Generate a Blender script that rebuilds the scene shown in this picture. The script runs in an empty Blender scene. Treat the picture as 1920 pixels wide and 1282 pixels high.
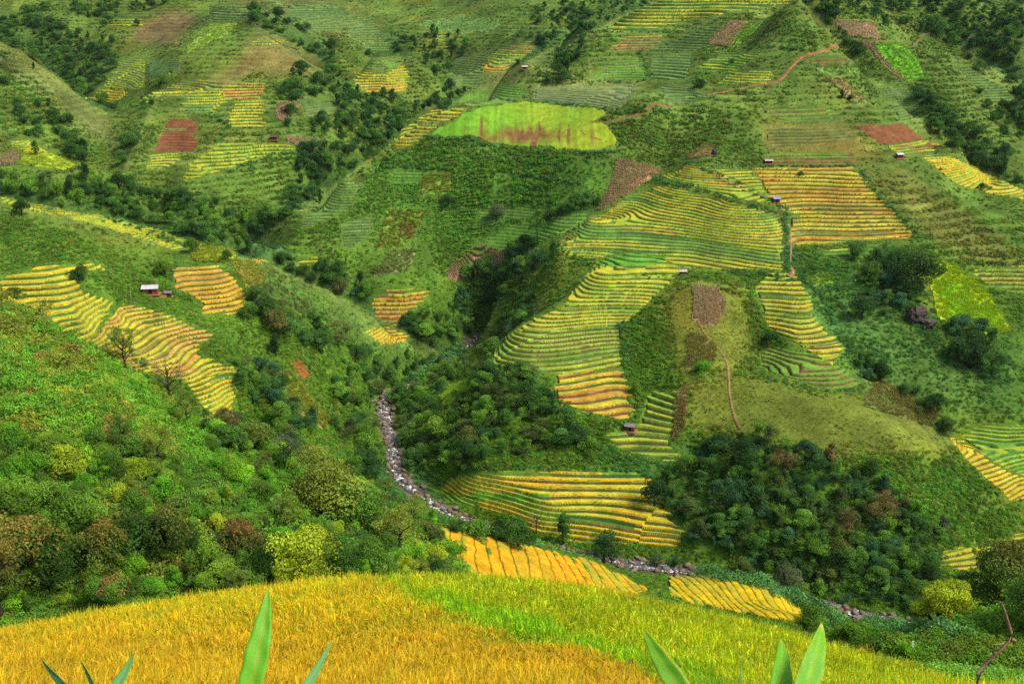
import bpy, math, random
import numpy as np
S = bpy.context.scene
random.seed(7); RNG = np.random.default_rng(11)
# ------------------------------------------------------------------ camera
cam_d = bpy.data.cameras.new('camera'); cam = bpy.data.objects.new('camera', cam_d)
S.collection.objects.link(cam); S.camera = cam
cam_d.sensor_fit = 'HORIZONTAL'; cam_d.sensor_width = 36.0; cam_d.lens = 36.0*2000.0/1920.0
cam_d.clip_start = .05; cam_d.clip_end = 6000
cam.location = (0, 0, 0); cam.rotation_euler = (math.radians(90)-math.atan(641.0/2000.0), 0, 0)
# ------------------------------------------------------------------ sky and sun
SUN_EL, SUN_AZ = math.radians(52), math.radians(112)      # azimuth from +Y towards +X
w = bpy.data.worlds.new('World'); S.world = w; w.use_nodes = True
nt = w.node_tree; bg = nt.nodes['Background']
sky = nt.nodes.new('ShaderNodeTexSky'); sky.sky_type = 'NISHITA'; sky.sun_disc = False
sky.sun_elevation = SUN_EL; sky.sun_rotation = SUN_AZ; sky.dust_density = 3.0; sky.air_density = 1.0
nt.links.new(sky.outputs[0], bg.inputs[0]); bg.inputs[1].default_value = .115
sl = bpy.data.lights.new('sun', 'SUN'); sl.energy = 2.7; sl.angle = math.radians(16); sl.color = (1, .94, .84)
sun = bpy.data.objects.new('sun', sl); S.collection.objects.link(sun)
sun.rotation_euler = (math.pi/2-SUN_EL, 0, math.pi-SUN_AZ)
S.view_settings.view_transform = 'Standard'; S.view_settings.look = 'None'
S.view_settings.exposure = 0.50; S.view_settings.gamma = 1
S.cycles.max_bounces = 5; S.cycles.diffuse_bounces = 3; S.cycles.glossy_bounces = 2; S.cycles.transmission_bounces = 2
S.cycles.transparent_max_bounces = 4; S.cycles.use_denoising = False
S.cycles.sample_clamp_indirect = 4
# ------------------------------------------------------------------ terrain mathematics
F_PX, CX, CY = 2000.0, 960.0, 641.0
PITCH = math.atan(641.0/2000.0)
CP, SP = math.cos(PITCH), math.sin(PITCH)
def e_of(py):                     # tangent of elevation seen at a picture row
    v = (np.asarray(py, float)-CY)/F_PX
    return -(v*CP+SP)/(CP-v*SP)
def a_of(px, e):                  # tangent of azimuth
    return (np.asarray(px, float)-CX)/F_PX*(CP-e*SP)
def to_px(a, e):
    d = CP-e*SP
    return CX+F_PX*a/d, CY-F_PX*(SP+e*CP)/d
def vnoise(x, y, seed=0):         # value noise, vectorised
    xi = np.floor(x).astype(np.int64); yi = np.floor(y).astype(np.int64)
    fx = x-xi; fy = y-yi
    fx = fx*fx*fx*(fx*(fx*6-15)+10); fy = fy*fy*fy*(fy*(fy*6-15)+10)
    def h(i, j):
        n = (i*374761393+j*668265263+seed*974634777) & 0x7fffffff
        n = ((n ^ (n >> 13))*1274126177) & 0x7fffffff
        n = (n ^ (n >> 16)) & 0xffff
        return n/65535.0
    return (h(xi, yi)*(1-fx)+h(xi+1, yi)*fx)*(1-fy)+(h(xi, yi+1)*(1-fx)+h(xi+1, yi+1)*fx)*fy
def fbm(x, y, oct=4, seed=0):
    s = 0; a = 1.0; t = 0
    for k in range(oct):
        s = s+a*(vnoise(x*2**k+17.3*k, y*2**k-9.1*k, seed+k)-.5); t += a; a *= .5
    return s/t*2
def hash1(k, seed=0):
    n = (np.asarray(k).astype(np.int64)*374761393+seed*668265263+1013904223) & 0x7fffffff
    n = ((n ^ (n >> 13))*1274126177) & 0x7fffffff
    return ((n ^ (n >> 16)) & 0xffff)/65535.0

# control points: picture column, picture row, distance (m)
PTS = [
# near rice slope
(0,1282,9.2),(400,1282,9),(960,1282,9),(1500,1282,9.2),(1800,1282,10),(0,1230,13),(450,1200,14.5),(960,1200,14.5),(1500,1230,14),
(0,1165,22),(220,1125,24),(450,1103,26),(650,1092,27),(850,1090,27),(1050,1103,26),(1250,1130,25),(1450,1165,23),(1600,1195,21),(1750,1240,19),(1880,1282,16),
(-200,1240,14),(-200,1200,20),(2000,1282,14),
# bushy shoulder at right
(1700,1215,45),(1800,1200,48),(1900,1180,56),(2020,1170,60),(1900,1270,36),(1760,1262,30),
# left near hill
(0,1150,108),(150,1140,108),(300,1105,112),(600,1095,115),(850,1092,130),(100,1000,118),(100,850,130),(100,700,146),
(0,576,166),(60,589,166),(120,636,164),(170,669,163),(230,709,162),(290,749,161),(350,787,160),(420,828,160),(500,860,161),(600,905,162),(700,955,163),(800,1010,160),(850,1050,152),
(400,900,140),(400,1000,126),(650,1000,140),(750,1050,138),(-150,500,170),(-150,900,125),(-150,1150,108),(250,800,142),
# second and third rice fields
(822,990,168),(885,1075,148),(950,1090,155),(1000,1032,178),(1100,1102,168),(1100,1052,192),(1190,1108,183),(1255,1085,200),(1300,1082,202),(1400,1130,190),(1500,1165,190),(1300,1122,186),(1430,1100,200),(1500,1130,198),(1400,1155,180),
(1550,1170,180),
# river
(1850,1195,225),(1720,1172,229),(1620,1150,233),(1450,1105,243),(1290,1070,250),(1150,1050,255),(1000,1020,263),(880,975,276),(790,930,289),(745,880,306),(735,820,329),(715,760,356),(780,705,382),(860,655,414),
# right bank of the river / forest foot
(800,860,303),(820,800,318),(850,740,340),(880,700,352),(900,860,287),(1000,850,290),(1000,800,300),(950,760,308),
(1300,1020,255),(1400,1050,250),(1550,1100,242),(1700,1120,238),
# second bank (left), slopes of the terraced spur
(620,700,330),(600,800,300),(640,870,287),(680,760,326),(500,700,302),(540,640,318),(520,780,284),(540,570,345),(620,620,352),
(290,548,318),(400,460,362),(330,480,350),(250,500,332),(460,560,328),
(0,375,337),(100,402,350),(250,436,357),(370,462,362),(480,492,366),(620,552,374),(700,592,384),(780,642,393),(860,682,401),
(-150,340,330),(0,440,318),(200,455,345),(-150,560,280),
# main hill
(1440,200,480),(1300,300,440),(1600,320,437),(1700,450,392),(1900,490,375),(1650,200,500),(1750,280,470),(1850,352,452),
(1570,95,530),(1500,15,562),(1230,210,470),(1300,180,500),(1150,160,545),(1000,192,515),(1200,120,575),(1300,50,620),(1400,100,560),(1400,20,600),
(1300,560,345),(1350,660,320),(1290,760,300),(1450,800,285),(1300,870,287),(1500,700,309),(1600,850,270),(1450,900,266),(1650,950,257),(1500,1000,253),(1600,1080,244),
(1700,1060,246),(1850,980,262),(1700,780,292),
# bowl at right
(1600,500,366),(1700,570,350),(1820,540,365),(1900,600,352),(1700,660,328),(1850,700,322),(1900,780,305),(1950,450,395),
(1560,620,335),(1620,660,325),
# lower right terraces
(1850,850,290),(1920,840,296),(1850,1030,256),(1950,1000,262),
# D slope
(900,400,450),(1000,470,432),(850,600,420),(900,300,462),(900,255,476),(1100,275,455),(1160,300,450),(1100,350,440),(780,300,472),(700,400,448),(600,460,425),(700,500,420),(760,560,414),(800,600,413),(870,560,428),
(980,230,488),(1090,520,382),(1060,500,390),(1030,540,388),(1000,540,400),
# F hill
(300,400,450),(400,420,436),(330,260,503),(330,300,480),(450,210,528),(400,170,545),(300,178,540),(480,60,615),(600,120,590),(560,250,515),(620,300,498),(450,340,460),(500,380,448),(200,340,470),(240,300,480),
# G spur
(0,300,440),(0,200,490),(0,85,560),(50,110,552),(110,160,540),(160,195,532),(205,220,525),(70,280,448),(140,312,445),(215,350,440),(100,360,415),(30,350,415),(-150,200,480),(-150,20,560),
# far
(700,50,900),(900,50,830),(950,110,720),(1000,60,760),(830,180,645),(760,140,650),(720,110,640),(690,170,610),(780,185,625),(700,230,560),(650,290,520),(740,240,560),
(100,50,800),(150,100,740),(230,140,690),(200,185,640),(300,50,760),(250,130,680),(250,180,600),(350,110,690),(400,90,680),(520,20,780),(620,60,810),(640,110,700),(560,70,720),
(1650,40,625),(1620,80,570),(1800,40,690),(1900,100,660),(1700,115,560),(1640,85,565),(1790,90,585),(1850,130,572),(1920,170,560),(1900,230,520),(1850,260,500),(1780,200,520),(1950,350,480),
(1780,150,545),
]
# contour lines: height, then picture points lying on it
CONT = [
(-120,[(1073,779),(1193,772),(1130,778)]),(-117,[(1042,745),(1160,732)]),(-111.5,[(918,674),(1040,688),(1163,668)]),
(-104,[(962,618),(1076,620),(1160,615)]),(-98,[(1056,564),(1130,566),(1210,568)]),(-92.5,[(1110,512),(1200,512),(1280,512)]),
(-88,[(1150,457),(1300,468),(1382,481),(1460,495)]),(-84,[(1150,416),(1324,444),(1457,459)]),(-77,[(1190,365),(1305,388),(1425,405)]),
(-86,[(1050,452)]),(-72,[(1240,332),(1380,372)]),
(-66,[(1411,317),(1609,322)]),(-72,[(1431,358),(1640,362)]),(-80,[(1481,416),(1600,416),(1706,418)]),(-84.5,[(1500,450),(1600,450),(1700,453)]),
(-91,[(1425,515),(1500,515)]),(-95,[(1415,550),(1515,553)]),(-99.5,[(1425,585),(1525,590)]),(-103,[(1440,615),(1490,628),(1540,605)]),
(-112,[(1430,690),(1500,722),(1560,728),(1610,718)]),(-109,[(1430,662),(1500,680),(1570,690)]),
(-131,[(860,888),(1030,888),(1190,890)]),(-134.5,[(840,920),(1000,935),(1230,940)]),(-137,[(1000,975),(1260,985)]),(-139.5,[(1170,1023),(1280,1020)]),
(-124,[(1830,862),(1858,840),(1920,838)]),(-131,[(1885,935),(1920,912)]),(-139,[(1760,1045),(1850,1030),(1920,1005)]),
(-75,[(0,545),(40,520),(180,497)]),(-82,[(86,603),(148,588),(172,569),(178,562)]),(-86,[(130,629),(172,607),(206,591),(214,574),(232,569)]),
(-88.5,[(189,610),(232,591),(300,583)]),(-95,[(268,678),(335,641),(402,631)]),(-98,[(339,692),(375,662)]),(-101,[(355,718),(443,695)]),(-106,[(402,782),(413,745),(438,729)]),
(-84,[(325,505),(410,500)]),(-87,[(325,545),(400,535),(440,525)]),(-91.5,[(375,585),(440,578),(468,565)]),
(-67,[(356,305),(400,295),(540,285)]),(-72.5,[(342,335),(400,322)]),
]
# skylines: along each, the near distance and the distance of what shows just above it
JUMPS = [
(12,[(0,1165,22,106),(220,1125,24,106),(450,1103,26,110),(650,1092,27,114),(850,1088,27,132),(1050,1098,26,166),(1250,1128,25,182),(1450,1163,23,180),(1580,1190,21,60)]),
(8,[(1650,1200,38,222),(1750,1195,46,224),(1900,1165,56,228)]),
(8,[(0,570,166,283),(60,582,166,283),(120,630,164,272),(200,684,163,274),(280,736,161,275),(350,782,160,271),(420,822,160,267),(500,850,161,284),(600,895,162,281),(700,945,163,288),(800,985,165,288)]),
(8,[(830,985,170,284),(900,1002,172,272),(1000,1026,180,264),(1100,1046,193,258),(1250,1078,203,251),(1350,1078,203,248),(1430,1094,202,245),(1500,1122,198,241),(1560,1160,182,237)]),
(7,[(0,368,338,412),(100,396,350,414),(250,430,358,425),(370,456,363,420),(480,487,367,410),(620,546,374,412),(700,586,384,412),(780,634,393,411),(850,672,400,413)]),
(7,[(1110,404,415,436),(1046,450,394,414)]),
(7,[(1000,592,347,378),(950,640,336,392),(912,680,330,400)]),
(6,[(480,450,416,446),(560,398,440,468),(640,338,458,512),(740,264,482,560),(800,220,496,600),(870,196,512,660)]),
(6,[(950,135,556,690),(1060,76,612,760),(1170,30,662,860),(1250,0,700,950)]),
(6,[(0,76,566,780),(60,110,556,760),(110,150,545,720),(160,188,534,650),(205,215,526,600)]),
(6,[(1500,0,566,640),(1560,60,545,590),(1600,110,528,566)]),
(5,[(1680,190,500,530),(1790,262,472,500),(1880,335,455,486)]),
(6,[(1800,86,588,680),(1860,125,572,660),(1920,165,560,640)]),
(6,[(480,50,620,740),(560,85,606,730),(620,120,596,690)]),
(5,[(1620,710,309,318),(1700,765,296,310),(1780,822,284,300)]),
(5,[(700,105,645,800),(770,110,660,800)]),
(5,[(230,318,470,480),(300,170,545,590)]),
]
def build_rbf():
    A, W, E = [], [], []
    def add(a, Y, e): A.append(float(a)); W.append(math.log(Y)); E.append(float(e))
    for px, py, Y in PTS:
        e = e_of(py); add(a_of(px, e), Y, e)
    for z, pp in CONT:
        for px, py in pp:
            e = e_of(py); add(a_of(px, e), z/e, e)
    for dpy, js in JUMPS:
        for px, py, yn, yf in js:
            e = e_of(py); a = a_of(px, e); add(a, yn, e)
            e2 = e_of(py-dpy); add(a, yf, e2)
            r = math.log(yf/yn)
            if r > .04:
                if yn < 60:      # below the rice slope the ground drops into the valley
                    zf = yf*e2
                    for t in (.3, .6, .85):
                        Y = yn+(yf-yn)*t; z = yn*e+(zf-yn*e)*min(1, t*1.15)-8*math.sin(math.pi*t)
                        add(a, Y, z/Y)
                else:
                    drop = min(.065, .5*r) if not (900 < px < 1120 and py > 450) else .02
                    Y = yn+(yf-yn)*.62; add(a, Y, e2-drop)
    # beyond the frame, far away and at the sides
    for px in (-500, 0, 500, 960, 1400, 1920, 2400):
        add(a_of(px, .0), 1200, .05+.02*math.sin(px*.01)); add(a_of(px, .0), 1700, .02)
    for px in (-600, 2500):
        for py, Y in ((150, 600), (350, 420), (600, 300), (900, 200), (1100, 100), (1250, 25)):
            e = e_of(py); add(a_of(px, e), Y, e)
    for px in (-400, 400, 1200, 2200): add(a_of(px, -.8), 4.0, -.92); add(a_of(px, -.8), 1.0, -2.5)
    P = np.array([A, W]).T; E = np.array(E)
    n = len(E)
    D = np.sqrt(((P[:, None]-P[None])**2).sum(2))
    K = D**1.35+np.eye(n)*-2e-4
    M = np.zeros((n+3, n+3)); M[:n, :n] = K; M[:n, n] = 1; M[:n, n+1:] = P; M[n, :n] = 1; M[n+1:, :n] = P.T
    c = np.linalg.solve(M, np.concatenate([E, [0, 0, 0]]))
    return P, c
RBF_P, RBF_C = build_rbf()
def rbf(a, w):
    sh = a.shape; a = a.ravel(); w = w.ravel(); out = np.empty(a.size)
    n = len(RBF_P)
    for i in range(0, a.size, 20000):
        aa = a[i:i+20000, None]; ww = w[i:i+20000, None]
        d2 = (aa-RBF_P[None, :, 0])**2+(ww-RBF_P[None, :, 1])**2
        out[i:i+20000] = (d2**.675)@RBF_C[:n]+RBF_C[n]+RBF_C[n+1]*aa[:, 0]+RBF_C[n+2]*ww[:, 0]
    return out.reshape(sh)
# coarse table of the interpolated surface, read bilinearly
A0, A1, W0, W1 = -.72, .72, math.log(1.0), math.log(1600)
TNA, TNW = 300, 640
_ta = np.linspace(A0, A1, TNA); _tw = np.linspace(W0, W1, TNW)
TAB = rbf(*[g for g in np.meshgrid(_ta, _tw, indexing='ij')])
def table(T, a, w):
    fa = np.clip((a-A0)/(A1-A0)*(TNA-1), 0, TNA-1.001); fw = np.clip((w-W0)/(W1-W0)*(TNW-1), 0, TNW-1.001)
    i = fa.astype(int); j = fw.astype(int); fa = fa-i; fw = fw-j
    return (T[i, j]*(1-fa)+T[i+1, j]*fa)*(1-fw)+(T[i, j+1]*(1-fa)+T[i+1, j+1]*fa)*fw
DAMP = np.zeros((TNA, TNW))       # 1 where fields lie: less relief noise there (filled below)
def base_e(a, w):
    Y = np.exp(w); x = a*Y
    e = table(TAB, a, w)
    k = np.clip((Y-60)/60, 0, 1)*(1-.85*table(DAMP, a, w))
    n = 1.9*fbm(x/46, Y/46, 3, 5)+1.0*(1-2*np.abs(fbm(x/24+9, Y/30, 3, 21)))*.9
    n = n+3.4*(1-3.2*np.abs(fbm(x/70+3, Y/85+1, 2, 33)))*np.clip((Y-370)/150, 0, 1)
    return e+(n*k*np.clip(Y/330, .35, 1.6)*.9-.70*np.clip((42-Y)/10, 0, 1)*np.clip(Y/16, .5, 1))/Y
# ------------------------------------------------------------------ what the viewpoint can see (for choosing where cover goes)
_a = np.linspace(-.56, .56, 1400)
_w = np.concatenate([np.linspace(math.log(4.2), math.log(90), 420), np.linspace(math.log(90), math.log(1560), 1700)[1:]])
def build_depth():
    AA, WW = np.meshgrid(_a, _w, indexing='ij')
    E = base_e(AA, WW)
    RM = np.maximum.accumulate(E, axis=1)
    D = np.zeros((641, 960)); pyv = np.arange(641)*2+1; ee = e_of(pyv)
    for c in range(960):
        ci = np.clip(np.round((a_of(c*2+1, ee)+.56)/1.12*1399).astype(int), 0, 1399)
        for u in np.unique(ci):
            m = ci == u
            D[m, c] = _w[np.minimum(np.searchsorted(RM[u], ee[m]), len(_w)-1)]
    return D
def inside(poly, X, Y):
    r = np.zeros(X.shape, bool); n = len(poly)
    for i in range(n):
        x1, y1 = poly[i]; x2, y2 = poly[(i+1) % n]
        if y1 == y2: continue
        c = ((y1 > Y) != (y2 > Y)) & (X < (x2-x1)*(Y-y1)/(y2-y1)+x1)
        r ^= c
    return r
PXG, PYG = np.meshgrid(np.arange(960)*2+1.0, np.arange(641)*2+1.0)
def rmap(poly): return inside(poly, PXG, PYG)
def blur(m, r):
    m = m.astype(float)
    for _ in range(2):
        for ax in (0, 1):
            p = np.pad(m, [(r+1, r) if k == ax else (0, 0) for k in (0, 1)], mode='edge')
            c = np.cumsum(p, axis=ax); n = m.shape[ax]
            m = (np.take(c, range(2*r+1, 2*r+1+n), axis=ax)-np.take(c, range(0, n), axis=ax))/(2*r+1)
    return m
def at_px(T, px, py):
    return T[np.clip((np.asarray(py)/2).astype(int), 0, 640), np.clip((np.asarray(px)/2).astype(int), 0, 959)]
def ground(px, py):               # picture point -> point on the terrain
    w_ = float(at_px(DEPTH, px, py)); e = float(e_of(py)); a = float(a_of(px, e))
    Y = math.exp(w_); ez = float(base_e(np.array([a]), np.array([w_]))[0])
    return a*Y, Y, ez*Y
def ground_z(x, y):
    return float(base_e(np.array([x/y]), np.array([math.log(y)]))[0])*y
# ------------------------------------------------------------------ materials
def new_mat(name, rough=.85):
    m = bpy.data.materials.new(name); m.use_nodes = True
    b = m.node_tree.nodes['Principled BSDF']; b.inputs['Roughness'].default_value = rough
    b.inputs['Specular IOR Level'].default_value = .1
    return m, m.node_tree, b
def mix(nt, t, f, a, b):
    n = nt.nodes.new('ShaderNodeMix'); n.data_type = 'RGBA'; n.blend_type = t
    for s, v in (('Factor', f),):
        if isinstance(v, (int, float)): n.inputs[0].default_value = v
        else: nt.links.new(v, n.inputs[0])
    for i, v in ((6, a), (7, b)):
        if isinstance(v, tuple): n.inputs[i].default_value = (*v, 1)
        else: nt.links.new(v, n.inputs[i])
    return n.outputs[2]
def noise(nt, scale, detail=4, rough=.6, coord='Object', vec=None):
    n = nt.nodes.new('ShaderNodeTexNoise'); n.inputs['Scale'].default_value = scale
    n.inputs['Detail'].default_value = detail; n.inputs['Roughness'].default_value = rough
    if vec is None:
        c = nt.nodes.new('ShaderNodeTexCoord'); vec = c.outputs[coord]
    nt.links.new(vec, n.inputs['Vector'])
    return n.outputs['Fac']
def ramp(nt, fac, stops):
    n = nt.nodes.new('ShaderNodeValToRGB'); nt.links.new(fac, n.inputs[0])
    el = n.color_ramp.elements
    while len(el) < len(stops): el.new(.5)
    for e_, (p, c) in zip(el, stops): e_.position = p; e_.color = (c, c, c, 1) if isinstance(c, (int, float)) else (*c, 1)
    return n.outputs[0]
def bump(nt, b, h, strength, dist):
    n = nt.nodes.new('ShaderNodeBump'); n.inputs['Strength'].default_value = strength; n.inputs['Distance'].default_value = dist
    nt.links.new(h, n.inputs['Height']); nt.links.new(n.outputs[0], b.inputs['Normal'])
def attr(nt, name, kind='GEOMETRY', out='Color'):
    n = nt.nodes.new('ShaderNodeAttribute'); n.attribute_name = name; n.attribute_type = kind
    return n.outputs[out]
def ground_mat(name, s1, s2, lo=.6, hi=1.45, bs=.5, bd=.3):
    m, nt, b = new_mat(name, .95)
    f1 = ramp(nt, noise(nt, s1, 5, .7), [(.3, lo), (.7, hi)])
    f2 = ramp(nt, noise(nt, s2, 3, .6), [(.3, .75), (.7, 1.25)])
    c = mix(nt, 'MULTIPLY', 1.0, attr(nt, 'col'), f1); c = mix(nt, 'MULTIPLY', 1.0, c, f2)
    nt.links.new(c, b.inputs['Base Color'])
    bump(nt, b, noise(nt, s1*1.3, 5, .7), bs, bd)
    return m
def plain(name, c1, c2=None, scale=6.0, rough=.85, bs=.3, bd=.02, metallic=0):
    m, nt, b = new_mat(name, rough)
    c2 = c2 or tuple(v*.6 for v in c1)
    f = ramp(nt, noise(nt, scale, 5, .65), [(.35, 0.0), (.65, 1.0)])
    nt.links.new(mix(nt, 'MIX', f, c1, c2), b.inputs['Base Color'])
    b.inputs['Metallic'].default_value = metallic
    bump(nt, b, noise(nt, scale*2, 5, .6), bs, bd)
    return m
def leaf_mat(name, col, var=.35, warm=(.5, .35, .03), warm_amt=0.0, tint='object', trans=.25):
    m, nt, b = new_mat(name, .8)
    b.inputs['Specular IOR Level'].default_value = .08
    base = attr(nt, 'v')                       # per leaf cluster variation, a grey factor stored on the faces
    if tint == 'instancer':
        c0 = attr(nt, 'tint', 'INSTANCER')
        c = mix(nt, 'MULTIPLY', 1.0, c0, base)
    else:
        oi = nt.nodes.new('ShaderNodeObjectInfo')
        r = ramp(nt, oi.outputs['Random'], [(0, tuple(v*(1-var) for v in col)), (.5, col), (1, (col[0]*1.55, col[1]*1.2, col[2]))])
        c = mix(nt, 'MULTIPLY', 1.0, r, base)
    if warm_amt:
        a2 = attr(nt, 'tip', out='Fac'); mm = nt.nodes.new('ShaderNodeMath'); mm.operation = 'MULTIPLY'; mm.inputs[1].default_value = warm_amt
        nt.links.new(a2, mm.inputs[0]); c = mix(nt, 'MIX', mm.outputs[0], c, warm)
    nt.links.new(c, b.inputs['Base Color'])
    t = nt.nodes.new('ShaderNodeBsdfTranslucent'); nt.links.new(c, t.inputs['Color'])
    ms = nt.nodes.new('ShaderNodeMixShader'); ms.inputs[0].default_value = trans
    o = nt.nodes['Material Output']
    nt.links.new(b.outputs[0], ms.inputs[1]); nt.links.new(t.outputs[0], ms.inputs[2]); nt.links.new(ms.outputs[0], o.inputs[0])
    return m
# ------------------------------------------------------------------ mesh helpers
def mesh_from(name, co, faces, mats=(), smooth=True, mat_idx=None):
    me = bpy.data.meshes.new(name)
    co = np.asarray(co, np.float32)
    me.vertices.add(len(co)); me.vertices.foreach_set('co', co.ravel())
    if isinstance(faces, np.ndarray):
        k = faces.shape[1]; me.loops.add(faces.size); me.polygons.add(len(faces))
        me.loops.foreach_set('vertex_index', faces.ravel().astype(np.int32))
        me.polygons.foreach_set('loop_start', np.arange(0, faces.size, k, dtype=np.int32))
        me.polygons.foreach_set('loop_total', np.full(len(faces), k, np.int32))
    else:
        idx = [i for f in faces for i in f]; me.loops.add(len(idx)); me.polygons.add(len(faces))
        me.loops.foreach_set('vertex_index', idx)
        st = np.cumsum([0]+[len(f) for f in faces])[:-1]
        me.polygons.foreach_set('loop_start', st.astype(np.int32)); me.polygons.foreach_set('loop_total', np.array([len(f) for f in faces], np.int32))
    for m in mats: me.materials.append(m)
    if mat_idx is not None: me.polygons.foreach_set('material_index', np.asarray(mat_idx, np.int32))
    me.update(calc_edges=True)
    me.polygons.foreach_set('use_smooth', np.full(len(me.polygons), smooth, bool))
    return me
def set_col(me, name, arr):
    a = me.attributes.new(name, 'FLOAT_COLOR', 'POINT')
    arr = np.asarray(arr, np.float32)
    if arr.shape[1] == 3: arr = np.concatenate([arr, np.ones((len(arr), 1), np.float32)], 1)
    a.data.foreach_set('color', arr.ravel())
def set_float(me, name, arr):
    a = me.attributes.new(name, 'FLOAT', 'POINT'); a.data.foreach_set('value', np.asarray(arr, np.float32))
def link(name, me, parent=None, loc=None, rot=None, scale=None):
    o = bpy.data.objects.new(name, me); S.collection.objects.link(o)
    if parent: o.parent = parent
    if loc is not None: o.location = loc
    if rot is not None: o.rotation_euler = rot
    if scale is not None: o.scale = scale if hasattr(scale, '__len__') else (scale,)*3
    return o
def tag(o, label=None, cat=None, group=None, kind=None):
    if label: o['label'] = label
    if cat: o['category'] = cat
    if group: o['group'] = group
    if kind: o['kind'] = kind
    return o
class MB:                         # small mesh builder
    def __init__(s): s.v = []; s.f = []; s.m = []
    def box(s, c, d, rz=0, m=0, top=(1, 1), tilt=None):
        n = len(s.v); cr, sr = math.cos(rz), math.sin(rz)
        for k in (-1, 1):
            for i, j in ((-1, -1), (1, -1), (1, 1), (-1, 1)):
                x = i*d[0]/2*(top[0] if k > 0 else 1); y = j*d[1]/2*(top[1] if k > 0 else 1); z = k*d[2]/2
                if tilt: y, z = y*math.cos(tilt)-z*math.sin(tilt), y*math.sin(tilt)+z*math.cos(tilt)
                s.v.append((c[0]+x*cr-y*sr, c[1]+x*sr+y*cr, c[2]+z))
        for f in ((0, 3, 2, 1), (4, 5, 6, 7), (0, 1, 5, 4), (1, 2, 6, 5), (2, 3, 7, 6), (3, 0, 4, 7)):
            s.f.append(tuple(n+i for i in f)); s.m.append(m)
        return s
    def tube(s, pts, rad, k=6, m=0):
        pts = [np.array(p, float) for p in pts]; n0 = len(s.v)
        for i, p in enumerate(pts):
            d = pts[min(i+1, len(pts)-1)]-pts[max(i-1, 0)]; d /= np.linalg.norm(d)+1e-9
            u = np.cross(d, (0, 0, 1.0)); 
            if np.linalg.norm(u) < .1: u = np.cross(d, (1.0, 0, 0))
            u /= np.linalg.norm(u); v = np.cross(d, u)
            for j in range(k):
                t = 2*math.pi*j/k; s.v.append(tuple(p+rad[i]*(math.cos(t)*u+math.sin(t)*v)))
        for i in range(len(pts)-1):
            for j in range(k):
                a = n0+i*k+j; b = n0+i*k+(j+1) % k
                s.f.append((a, b, b+k, a+k)); s.m.append(m)
        s.f.append(tuple(n0+j for j in range(k))[::-1]); s.m.append(m)
        s.f.append(tuple(n0+(len(pts)-1)*k+j for j in range(k))); s.m.append(m)
        return s
    def mesh(s, name, mats, smooth=False): return mesh_from(name, s.v, s.f, mats, smooth, s.m)
# ------------------------------------------------------------------ cultivated plots: picture outline, rows, colours (albedo)
GOLD = (.60, .40, .02); YEL = (.47, .42, .03); YG = (.31, .40, .03); GR = (.13, .28, .03); DG = (.07, .17, .03)
OR = (.50, .27, .035); BR = (.20, .10, .035); RED = (.21, .08, .035); OLI = (.19, .22, .06); CORN = (.36, .20, .11); LG = (.22, .42, .03)
RG = (.075, .15, .028); RB = (.16, .09, .035)
DT = [(.12,.20,.045), (.16,.23,.05), (.10,.17,.04)]; DR = [(.06,.12,.03)]          # risers: grass, earth
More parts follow.
